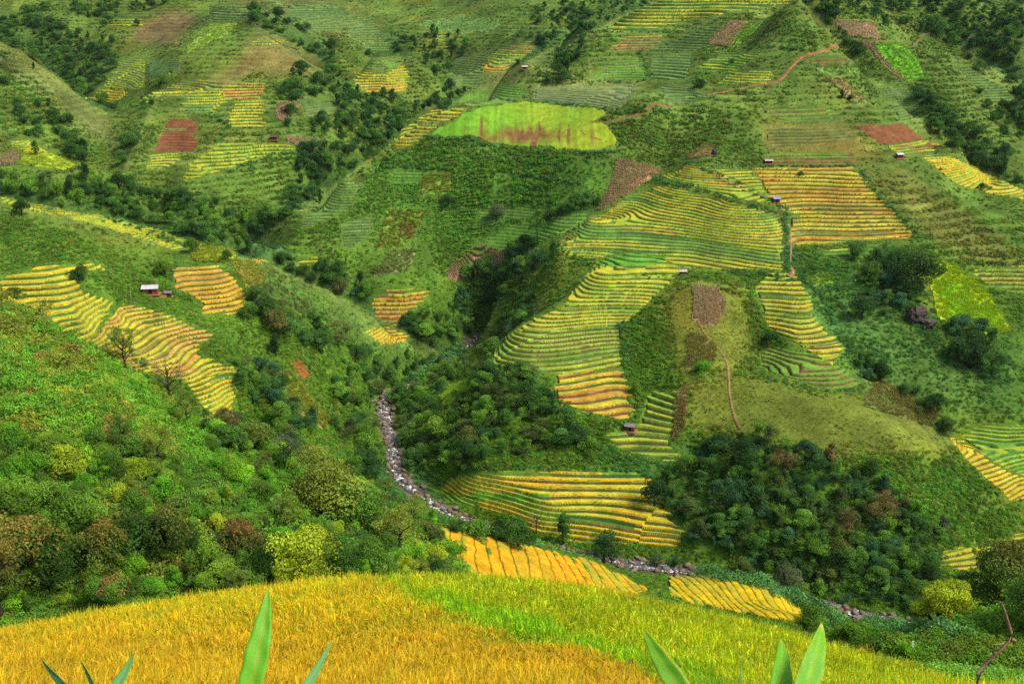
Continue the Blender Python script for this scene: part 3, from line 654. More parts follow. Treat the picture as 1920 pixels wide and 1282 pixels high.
def vis_of(px, py, w, tol=.035):
    ok = (px > -20) & (px < 1940) & (py > -20) & (py < 1290)
    dd = at_px(DEPTH, np.clip(px, 0, 1919), np.clip(py, 0, 1281))
    return ok & (np.abs(dd-w) < tol)
def grid_faces(ni, nj):
    i, j = np.meshgrid(np.arange(ni-1), np.arange(nj-1), indexing='ij')
    v = (i*nj+j).ravel()
    return np.stack([v, v+nj, v+nj+1, v+1], 1)
PATHW = [(catmull(world_line(pp), 6), hw, c, lab) for pp, hw, c, lab in PATHS]
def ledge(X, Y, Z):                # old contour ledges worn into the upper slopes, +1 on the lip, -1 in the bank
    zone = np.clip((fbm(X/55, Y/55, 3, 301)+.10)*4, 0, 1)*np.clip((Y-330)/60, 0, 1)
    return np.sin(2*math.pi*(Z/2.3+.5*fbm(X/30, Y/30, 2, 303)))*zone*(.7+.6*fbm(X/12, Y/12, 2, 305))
def land(name, a0, a1, w0, w1, na, nw, mat, near=False):
    a = np.linspace(a0, a1, na); w = np.linspace(w0, w1, nw)
    AA, WW = np.meshgrid(a, w, indexing='ij'); E = base_e(AA, WW); Y = np.exp(WW); X = AA*Y; Z = E*Y
    px, py = to_px(AA, E)
    vis = vis_of(px, py, WW, .05)
    # default colour by world noise, painted cover where plots and woods lie
    c = np.array([.07, .15, .025])*np.ones(px.shape+(1,))
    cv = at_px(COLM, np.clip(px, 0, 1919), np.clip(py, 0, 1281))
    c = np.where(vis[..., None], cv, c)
    if not near:
        n = fbm(X/14, Y/14, 3, 40)[..., None]; n2 = fbm(X/45, Y/45, 2, 50)[..., None]
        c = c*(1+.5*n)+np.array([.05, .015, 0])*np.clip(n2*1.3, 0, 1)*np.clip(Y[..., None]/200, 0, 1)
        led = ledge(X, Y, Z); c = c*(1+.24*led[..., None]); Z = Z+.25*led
        inf = np.zeros(px.shape)
        for t in TF+PILLOW+FLAT:
            inf[inside(t[0], px, py)] = 1
        inf *= vis
        k = blur(inf, 1); sink = np.clip((k-.75)*4, 0, 1)
        Z = Z-sink*1.2
        d, p = dist_line(X, Y, RIVC[::3])
        bed = np.clip(1-(d-2.3)/2, 0, 1)[..., None]*(Y[..., None] > 200)
        c = c*(1-bed)+np.array([.13, .10, .075])*bed
    else:
        g = fbm(X/1.5, Y/1.5, 3, 60)[..., None]
        c = np.array([.22, .15, .03])*(1+.5*g)
    me = mesh_from(name, np.stack([X, Y, Z], -1).reshape(-1, 3), grid_faces(na, nw), [mat])
    set_col(me, 'col', np.clip(c, .01, 1).reshape(-1, 3))
    return tag(link(name, me), kind='structure')
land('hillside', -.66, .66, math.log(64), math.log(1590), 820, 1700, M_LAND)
land('near_slope', -.9, .9, math.log(1.05), math.log(66), 260, 480, M_SLOPE, near=True)
# ------------------------------------------------------------------ terraced plots
DA, DW = .00075, .00040
def patch(poly, jit=0, jfun=None, pad=6, dw=DW, da=DA):
    px0, px1 = min(p[0] for p in poly)-pad, max(p[0] for p in poly)+pad
    m = rmap(poly)
    if m.sum() < 3: return None
    wv = DEPTH[m]; lo, hi = np.percentile(wv, 1), np.percentile(wv, 99)
    med = np.median(wv); lo = max(lo, med-.2); hi = min(hi, med+.25)
    w0, w1 = lo-.03, hi+.03
    ev = e_of(np.array([min(p[1] for p in poly), max(p[1] for p in poly)]))
    aa = [float(a_of(x, e)) for x in (px0, px1) for e in ev]
    i0, i1 = int(min(aa)/da)-2, int(max(aa)/da)+2; j0, j1 = int(w0/dw), int(w1/dw)+1
    AA, WW = np.meshgrid(np.arange(i0, i1)*da, np.arange(j0, j1)*dw, indexing='ij')
    E = base_e(AA, WW); px, py = to_px(AA, E)
    med = np.median(wv)
    ok = (WW > lo-.012) & (WW < hi+.012) & vis_of(np.clip(px, 1, 1918), np.clip(py, 1, 1280), WW, .03)
    return AA, WW, E, px, py, ok
def emit(name, X, Y, Z, keep, C, mat, label=None, skirt=1.6, kind='structure'):
    ni, nj = X.shape
    fk = keep[:-1, :-1] & keep[1:, :-1] & keep[1:, 1:] & keep[:-1, 1:]
    if fk.sum() < 4: return None
    F = grid_faces(ni, nj)[fk.ravel()]
    used = np.zeros(ni*nj, bool); used[F.ravel()] = True
    idx = -np.ones(ni*nj, np.int64); idx[used] = np.arange(used.sum())
    co = np.stack([X, Y, Z], -1).reshape(-1, 3)[used]; col = C.reshape(-1, 3)[used]; F = idx[F]
    # skirt along the open border
    e = np.concatenate([F[:, [0, 1]], F[:, [1, 2]], F[:, [2, 3]], F[:, [3, 0]]])
    key = np.sort(e, 1); key = key[:, 0]*len(co)+key[:, 1]
    u, inv, cnt = np.unique(key, return_inverse=True, return_counts=True)
    b = e[cnt[inv] == 1]
    bv = np.unique(b); mp = {int(v): len(co)+k for k, v in enumerate(bv)}
    low = co[bv].copy(); low[:, 2] -= skirt
    co = np.concatenate([co, low]); col = np.concatenate([col, col[bv]*0+np.array([.07, .10, .025])])
    SF = np.array([[p, mp[int(p)], mp[int(q)], q] for p, q in b])
    me = mesh_from(name, co, np.concatenate([F, SF]), [mat])
    set_col(me, 'col', np.clip(col, .01, 1))
    o = link(name, me); tag(o, label, None, None, kind); return o
def pick(pal, v):
    P = np.array(pal); k = np.clip((v*len(P)).astype(int), 0, len(P)-1); return P[k]
def terrace(k, poly, per, pal, rp, jit, label):
    r = patch(poly)
    if r is None: return
    AA, WW, E, px, py, ok = r
    Y = np.exp(WW); X = AA*Y; Z = E*Y
    # smoothed slope -> step height that gives the wanted spacing in view
    core = ok & inside(poly, px, py)
    if core.sum() < 30: return
    dz = np.gradient(Z, axis=1); dp = np.gradient(py, axis=1)
    q = (-dz/np.where(np.abs(dp) < 1e-6, 1e-6, dp))[core & (dp < 0)]
    step = float(np.clip(per*np.median(q), .35, 2.4))
    Lr = Z/step+.35*fbm(X/30, Y/30, 2, 70+k)
    cell = np.floor(X/(22+10*hash1(np.floor(Lr), 3+k))+7.3*hash1(np.floor(Lr), 9+k)+fbm(X/40, Y/9, 2, 5))
    L = Lr+.0
    fl = np.floor(L)
    # some terrace walls shift sideways where plots meet
    sec = np.floor(X/38+fbm(X/60, Y/60, 1, 8+k)*1.2)*(jit > 3)
    L = Lr+.5*hash1(sec, 17+k); fl = np.floor(L); t = L-fl
    h = hash1(fl*31+sec, 23+k)
    jx = (h-.5)*2*jit; 
    keep = ok & inside(poly, px+jx+5*fbm(X/5, Y/5, 3, 6), py+3.5*fbm(X/6, Y/6, 3, 8))
    slope = np.median(np.abs(dz[core]/(np.gradient(Y, axis=1)[core])))
    rw = float(np.clip(.10+.33*slope, .12, .36))
    rw_l = rw*(.75+.5*hash1(fl, 77))
    rt = np.clip((t-(1-rw_l))/rw_l, 0, 1); rise = rt*rt*(3-2*rt)
    can = min(.45, step*.35)
    inner = 1-np.clip((t-(1-rw_l-.07))/.05, 0, 1)              # rice stops short of the wall behind
    outer = np.clip(t/.05, 0, 1)**.5
    Zt = (fl+rise-.5*hash1(sec, 17+k)-.35*fbm(X/30, Y/30, 2, 70+k))*step
    Zt = Zt+can*inner*outer+.10*fbm(X/.9, Y/.9, 2, 3)*inner+.05
    edge = np.minimum(1, np.abs(Zt-Z)/1)  # noqa
    v = .55*hash1(fl*13+cell, 31+k)+.45*np.clip(.5+.9*fbm(X/55, Z/6, 2, 90+k), 0, 1)
    c = pick(pal, v)*(.88+.24*hash1(fl*5+cell, 41))[..., None]
    rv = np.clip(.5*hash1(fl*3+sec, 51)+.5*np.clip(.5+.8*fbm(X/25, fl*.37, 2, 33), 0, 1), 0, .999)*(len(rp)-1)
    r0 = np.floor(rv).astype(int); RPA = np.array(rp+[rp[-1]]); rc = (RPA[r0]*(1-(rv-r0))[..., None]+RPA[r0+1]*(rv-r0)[..., None])*(1+.35*fbm(X/2.5, Y/2.5, 2, 44))[..., None]
    isr = ((t > 1-rw_l-.05) | (t < .02))
    # the top of each wall carries overhanging rice of the plot above
    isr &= ~(rt > .80)
    for bp, bc in BANDS:
        m = inside(bp, px, py)
        if m.any(): c = np.where(m[..., None], np.array(bc)*(.85+.3*hash1(fl*5+cell, 41))[..., None], c)
    c = c*(1+.16*fbm(X/3, Y/3, 2, 66))[..., None]
    # bare or weedy strips where a plot was left out
    weed = (hash1(fl*17+cell, 61) > .965) & (jit > 3)
    c = np.where(weed[..., None], np.array(DG), c)
    C = np.where(isr[..., None], rc, c)
    emit('rice_terrace', X, Y, Zt, keep, C, M_FIELD, label)
for k, (poly, per, pal, rp, jit, label) in enumerate(TF): terrace(k, poly, per, pal, rp, jit, label)
def pillow(k, poly, step, pal, label):
    r = patch(poly, dw=.0006, da=.0005)
    AA, WW, E, px, py, ok = r
    Y = np.exp(WW); X = AA*Y; Z = E*Y
    keep = ok & inside(poly, px+3*fbm(X/2, Y/2, 1, 2), py+3*fbm(X/2, Y/2, 1, 4))
    q = .10 if k == 0 else .16
    L = (X+q*Y)/(2.3 if k == 0 else 1.9)+.9*fbm(X/12, Y/22, 2, 7)+.12*fbm(X/3, Y/3, 2, 12); fl = np.floor(L); t = L-fl
    rt = np.clip((t-.72)/.28, 0, 1)
    groove = np.exp(-((t-.03)/.05)**2)+np.exp(-((t-1.03)/.05)**2)
    Zt = Z+.17*(1-(2*np.abs(t-.5))**3)+.35-groove*.22+.12*fbm(X/.45, Y/.45, 3, 3)
    v = .5*hash1(fl, 4)+.5*np.clip(.5+fbm(X/20, Y/20, 2, 9), 0, 1)
    c = pick(pal, v)*np.array([.86,.80,.7])*(1+.25*fbm(X/1.2, Y/1.2, 3, 5))[..., None]
    gq = np.clip(groove*(.30+1.2*fbm(X/7, Y/12, 2, 15)), 0, .9)[..., None]; c = c*(1-gq)+np.array([.16, .17, .025])*gq
    g = np.clip((fbm(X/4, Y/4, 2, 88)-.40)*5, 0, 1)[..., None]*(t < .4)[..., None]
    c = c*(1-g)+np.array([.10, .24, .02])*g
    emit('rice_field', X, Y, Zt, keep, c, M_FIELD, label, 1.8)
for k, t in enumerate(PILLOW): pillow(k, *t)
def flat(k, poly, c1, c2, mode, label):
    r = patch(poly, dw=.0010, da=.0009)
    if r is None: return
    AA, WW, E, px, py, ok = r
    Y = np.exp(WW); X = AA*Y; Z = E*Y
    keep = ok & inside(poly, px+9*fbm(X/7, Y/7, 4, 2), py+6*fbm(X/7, Y/7, 4, 4))
    n = np.clip(.5+1.3*fbm(X/9, Y/9, 4, 100+k), 0, 1)[..., None]
    if mode == 'dry' and k == 0:
        st = np.clip((fbm(X/2.2+fbm(X/20, Y/20, 1, 2), Y/60, 3, 7)-.18)*5, 0, 1)
        c = np.array(c1)*np.ones(px.shape+(1,)); yel = np.clip((px-900)/200+fbm(X/12, Y/30, 2, 3)*.6, 0, 1)[..., None]
        c = c*(1-yel)+np.array(c2)*yel
        wx = px+28*fbm(X/9, Y/30, 3, 5); wy = py+16*fbm(X/2.0, Y/40, 3, 6); core = np.exp(-(((wx-975)/85)**2+((wy-256)/17)**2)); dry = np.clip(core*1.5+st*.7*core**.35-.35+st*.45*((py > 215) & (px > 880))*np.clip(.5+fbm(X/14, Y/14, 2, 8)*2, 0, 1), 0, 1)[..., None]
        c = c*(1-dry)+np.array([.20, .105, .035])*dry
        c = c*(1+.25*fbm(X/1.5, Y/50, 2, 17))[..., None]
    else:
        n2 = np.clip((n-.42)*4, 0, 1) if mode != 'mix' else np.clip((n-.5)*3, 0, 1)
        c = np.array(c1)*(1-n2)+np.array(c2)*n2
        c = c*(1+.5*fbm(X/2.6, Y/2.6, 4, 5))[..., None]; gk = np.clip((fbm(X/6, Y/6, 3, 77+k)-.18)*4, 0, .75)[..., None]; c = c*(1-gk)+np.array([.10,.19,.035])*gk
    Zt = Z+.35+(.35 if mode == 'corn' else .18)*fbm(X/1.1, Y/1.1, 3, 9)
    emit('crop_field', X, Y, Zt, keep, c, M_FIELD, label, 1.6)
for k, t in enumerate(FLAT): flat(k, *t)
# ------------------------------------------------------------------ roads and footpaths lie on the ground as strips
def strip(name, L, hw, col, label, lift=.12):
    n = len(L); T = np.gradient(L[:, :2], axis=0); T /= np.linalg.norm(T, axis=1)[:, None]+1e-9
    N = np.stack([-T[:, 1], T[:, 0]], 1); co = []
    for i in range(n):
        for s in (-1, -.4, .4, 1):
            wob = hw*(1+.3*math.sin(i*1.7+s))
            x, y = L[i, :2]+N[i]*s*wob
            co.append((x, y, ground_z(x, y)+lift-(.25 if abs(s) == 1 else 0)))
    F = grid_faces(n, 4); me = mesh_from(name, co, F[:, ::-1], [M_FIELD])
    set_col(me, 'col', np.tile(col, (len(co), 1))*(1+.2*RNG.standard_normal((len(co), 1))).clip(.6, 1.4))
    return tag(link(name, me), label, None, None, 'structure')
for L, hw, c, lab in PATHW:
    m = catmull(L, 4)
    strip('dirt_road' if hw > 1.4 else 'footpath', m, hw, c, lab, .35)
# ------------------------------------------------------------------ plants
def rand_rot(n, out, spread, rng):      # leaf normals scattered around the outward direction
    d = out+spread*rng.standard_normal((n, 3)); d /= np.linalg.norm(d, axis=1)[:, None]+1e-9
    return d
def leaf_quads(P, N, L, W, rng, droop=0.0):
    n = len(P)
    r = rng.standard_normal((n, 3)); U = np.cross(N, r); U /= np.linalg.norm(U, axis=1)[:, None]+1e-9
    V = np.cross(N, U); U[:, 2] -= droop; 
    L = L*(.6+.8*rng.random(n))[:, None]; W = W*(.6+.8*rng.random(n))[:, None]
    q = np.stack([P-U*L*.5, P+V*W*.5+N*W*.12, P+U*L*.5, P-V*W*.5+N*W*.12], 1)
    return q.reshape(-1, 3)
def leaf_mesh(name, P, N, L, W, mat, rng, v, tip=None, droop=0.0):
    co = leaf_quads(P, N, L, W, rng, droop); n = len(P)
    me = mesh_from(name, co, np.arange(4*n).reshape(n, 4), [mat], False)
    vv = np.repeat(v, 4); set_col(me, 'v', np.stack([vv, vv, vv], 1))
    if tip is not None: set_float(me, 'tip', np.repeat(tip, 4))
    return me
def blob_leaves(lobes, n, rng, gap=.35, inner=.75):
    """points near the skins of several ellipsoid lobes"""
    C = np.array([l[:3] for l in lobes]); R = np.array([l[3:6] for l in lobes])
    area = (R[:, 0]*R[:, 1]+R[:, 0]*R[:, 2]+R[:, 1]*R[:, 2]); pr = area/area.sum()
    k = rng.choice(len(lobes), int(n*1.6), p=pr)
    d = rng.standard_normal((len(k), 3)); d[:, 2] += .3; d /= np.linalg.norm(d, axis=1)[:, None]
    rr = inner+(1.08-inner)*rng.random(len(k))**.6
    P = C[k]+R[k]*d*rr[:, None]
    g = fbm(P[:, 0]*9+P[:, 2]*5, P[:, 1]*9-P[:, 2]*6, 2, 3)
    ok = (g > -gap)
    P, d, k = P[ok][:n], d[ok][:n], k[ok][:n]
    lv = .6+.8*rng.random(len(lobes))
    return P, d, lv[k]*(.85+.3*rng.random(len(k)))
def bark(name, c): return plain(name, c, tuple(v*.5 for v in c), 5, .95, .6, .05)
M_BARK = bark('dark_bark', (.07, .05, .035)); M_PALE = bark('pale_bark', (.30, .26, .2))
def trunk_mesh(name, kind, rng, mat, spread=.25, top=.8, r0=.035, nb=7):
    b = MB(); pts = [(0, 0, -.06), (.01, .0, .15), (.02*rng.standard_normal(), .02*rng.standard_normal(), .4), (.04*rng.standard_normal(), .04*rng.standard_normal(), top)]
    b.tube(pts, [r0*1.3, r0, r0*.75, r0*.2], 7)
    tips = []
    for i in range(nb):
        h = .22+.5*i/nb*top; ang = i*2.4+rng.random(); s = spread*(.6+.6*rng.random())
        p0 = (0, 0, h); p1 = (math.cos(ang)*s*.5, math.sin(ang)*s*.5, h+.10+.06*rng.random()); p2 = (math.cos(ang)*s, math.sin(ang)*s, h+.2+.14*rng.random())
        b.tube([p0, p1, p2], [r0*.55, r0*.38, r0*.12], 5); tips.append(p2)
    return b.mesh(name, [mat], True), tips
def make_tree_meshes(kind, seed, leafm, barkm):
    rng = np.random.default_rng(seed)
    if kind == 'broad':
        tm, tips = trunk_mesh('trunk', kind, rng, barkm, .26, .75)
        lobes = [(x*1.05, y*1.05, .30+.5*(z-.2), .17+.06*rng.random(), .17+.06*rng.random(), .13+.05*rng.random()) for x, y, z in tips]
        lobes += [(rng.normal(0, .10), rng.normal(0, .10), .55+.33*rng.random(), .2, .2, .15) for _ in range(6)]+[(rng.normal(0, .22), rng.normal(0, .22), .3+.25*rng.random(), .14, .14, .12) for _ in range(6)]
        P, d, v = blob_leaves(lobes, 6500, rng); L, W, sp, dr = .038, .024, .75, .3
    elif kind == 'tall':
        tm, tips = trunk_mesh('trunk', kind, rng, barkm, .13, .9, .026)
        lobes = [(rng.normal(0, .07), rng.normal(0, .07), .25+.68*k/13, .15*(1.1-.5*abs(k/13-.4)*1.6), .15*(1.1-.5*abs(k/13-.4)*1.6), .09) for k in range(14)]
        P, d, v = blob_leaves(lobes, 4500, rng, .3); L, W, sp, dr = .034, .022, .7, .2
    elif kind == 'open':
        tm, tips = trunk_mesh('trunk', kind, rng, barkm, .32, .85, .024, 10)
        lobes = [(x, y, z+.05, .12+.05*rng.random(), .12+.05*rng.random(), .07+.03*rng.random()) for x, y, z in tips]
        lobes += [(x*.6+rng.normal(0, .05), y*.6+rng.normal(0, .05), min(.95, z+.18), .12, .12, .07) for x, y, z in tips]
        P, d, v = blob_leaves(lobes, 4200, rng, .1, .3); L, W, sp, dr = .028, .015, 1.2, .2
    elif kind == 'bare':
        tm, tips = trunk_mesh('trunk', kind, rng, barkm, .34, .95, .022, 14)
        lobes = [(x, y, z+.04, .12, .12, .09) for x, y, z in tips]
        P, d, v = blob_leaves(lobes, 1600, rng, .1, .2); L, W, sp, dr = .022, .009, 1.4, 0
    elif kind == 'feather':          # bamboo-like plumes arching outwards
        b = MB(); P = []; d = []; v = []
        for i in range(16):
            ang = rng.random()*6.28; s = .12+.26*rng.random(); h = .6+.4*rng.random(); pts = []
            for t in np.linspace(0, 1, 6): pts.append((math.cos(ang)*(s*t**2*1.2+.04), math.sin(ang)*(s*t**2*1.2+.04), h*(t-.22*t**4)))
            b.tube(pts, [.010, .009, .008, .006, .004, .002], 4)
            for q in range(170):
                t = .25+.75*rng.random(); j = min(4, int(t*5)); f = t*5-j
                c = np.array(pts[j])*(1-f)+np.array(pts[j+1])*f
                P.append(c+rng.standard_normal(3)*(.035+.03*t)); d.append((math.cos(ang)*.4, math.sin(ang)*.4, .8)); v.append(.75+.5*(i % 3)/2)
        P, d, v = np.array(P), np.array(d), np.array(v)*(.85+.3*rng.random(len(P))); L, W, sp, dr = .07, .018, .8, .9
        tm = b.mesh('trunk', [barkm], True)
    elif kind == 'bush':
        tm, tips = trunk_mesh('trunk', kind, rng, barkm, .3, .5, .02, 6)
        lobes = [(rng.normal(0, .25), rng.normal(0, .25), .3+.4*rng.random(), .25, .25, .2) for _ in range(10)]+[(rng.normal(0, .35), rng.normal(0, .35), .15, .2, .2, .16) for _ in range(7)]
        P, d, v = blob_leaves(lobes, 2400, rng); L, W, sp, dr = .08, .045, .8, .3
    elif kind == 'cone':
        tm, tips = trunk_mesh('trunk', kind, rng, barkm, .08, .95, .022)
        lobes = [(0, 0, .15+.8*k/12, .2*(1-k/13), .2*(1-k/13), .06) for k in range(12)]
        P, d, v = blob_leaves(lobes, 1600, rng, .4); L, W, sp, dr = .05, .02, .6, .4
    elif kind == 'palm':
        b = MB(); b.tube([(0, 0, -.05), (.02, 0, .3), (.01, .02, .66)], [.03, .024, .02], 6)
        co = []; n = 0
        P = []; d = []
        for i in range(13):
            ang = i*2.4; up = .35*rng.random()+.1
            for t in np.linspace(.08, 1, 26):
                c = np.array([math.cos(ang)*.34*t, math.sin(ang)*.34*t, .68+up*math.sin(t*2.2)-.22*t*t])
                for s in (-1, 1): P.append(c+np.array([-math.sin(ang), math.cos(ang), -.3])*s*.035*(1-t*.6)); d.append((0, 0, 1))
        P, d = np.array(P), np.array(d, float); v = .8+.4*rng.random(len(P)); L, W, sp, dr = .085, .028, .35, .25
        tm = b.mesh('trunk', [barkm], True)
    N = rand_rot(len(P), d, sp, rng)
    tip = np.clip((P[:, 2]-.62)*2+.45*rng.standard_normal(len(P)), 0, 1)
    cm = leaf_mesh('crown', P, N, L, W, leafm, rng, v, tip, dr)
    return tm, cm
LM = {
 'dark': leaf_mat('leaves_dark_green', (.085, .20, .03)), 'deep': leaf_mat('leaves_deep_green', (.055, .14, .03), .25),
 'mid': leaf_mat('leaves_mid_green', (.15, .32, .035)), 'olive': leaf_mat('leaves_olive', (.20, .30, .045), .25),
 'bright': leaf_mat('leaves_bright_green', (.17, .44, .03), .2), 'lime': leaf_mat('leaves_yellow_green', (.30, .44, .03), .2),
 'orange': leaf_mat('leaves_orange_tips', (.13, .22, .03), .2, (.50, .22, .06), .6), 'red': leaf_mat('leaves_red_tips', (.11, .18, .03), .2, (.42, .12, .06), .75),
 'brown': leaf_mat('leaves_brown', (.24, .19, .06), .2), 'grey': leaf_mat('leaves_grey_green', (.13, .19, .09), .2), 'dry': leaf_mat('twigs_purple_brown', (.20, .15, .11), .2),
 'blue': leaf_mat('leaves_blue_green', (.06, .16, .06), .2),
 'gold': leaf_mat('leaves_gold_tips', (.085, .17, .03), .2, (.36, .33, .06), .6),
}
_tm = {}
def tree_meshes(kind, leaf, var=0):
    k = (kind, leaf, var)
    if k not in _tm:
        bk = (kind, var)
        if bk not in _tm: _tm[bk] = make_tree_meshes(kind, hash1(np.array([len(kind)*131+ord(kind[0])*7+var*17]))[0]*99999//1, LM[leaf], M_PALE if kind == 'palm' else M_BARK) if False else make_tree_meshes(kind, len(kind)*131+ord(kind[0])*7+var*17, LM[leaf], M_BARK)
        t, c = _tm[bk]
        if c.materials[0] != LM[leaf]:
            c = c.copy(); c.materials[0] = LM[leaf]
        _tm[k] = (t, c)
    return _tm[k]
CAT = {'broad': ('broadleaf_tree', 'tree'), 'tall': ('slender_tree', 'tree'), 'open': ('open_crowned_tree', 'tree'), 'bare': ('bare_tree', 'tree'), 'feather': ('bamboo_clump', 'bamboo'), 'bush': ('bush', 'bush'), 'cone': ('conifer', 'tree'), 'palm': ('palm_tree', 'tree')}
CROWNW = {'broad': .8, 'tall': .42, 'open': .85, 'bare': .8, 'feather': .9, 'bush': 1.2, 'cone': .4, 'palm': .75}
def place_tree(pos, h, kind, leaf, label, group=None, var=0, wide=1.0):
    t, c = tree_meshes(kind, leaf, var)
    nm, cat = CAT[kind]
    r = link(nm, None, None, pos, (0, 0, random.random()*6.28), (h*wide, h*wide, h))
    r.empty_display_size = .2
    tag(r, label, cat, group)
    link('trunk', t, r); link('crown', c, r)
    return r
def at(px, py, hpx):
    x, y, z = ground(px, py); return (x, y, z-.1), hpx*y*(CP+.3*SP)/F_PX*1.08
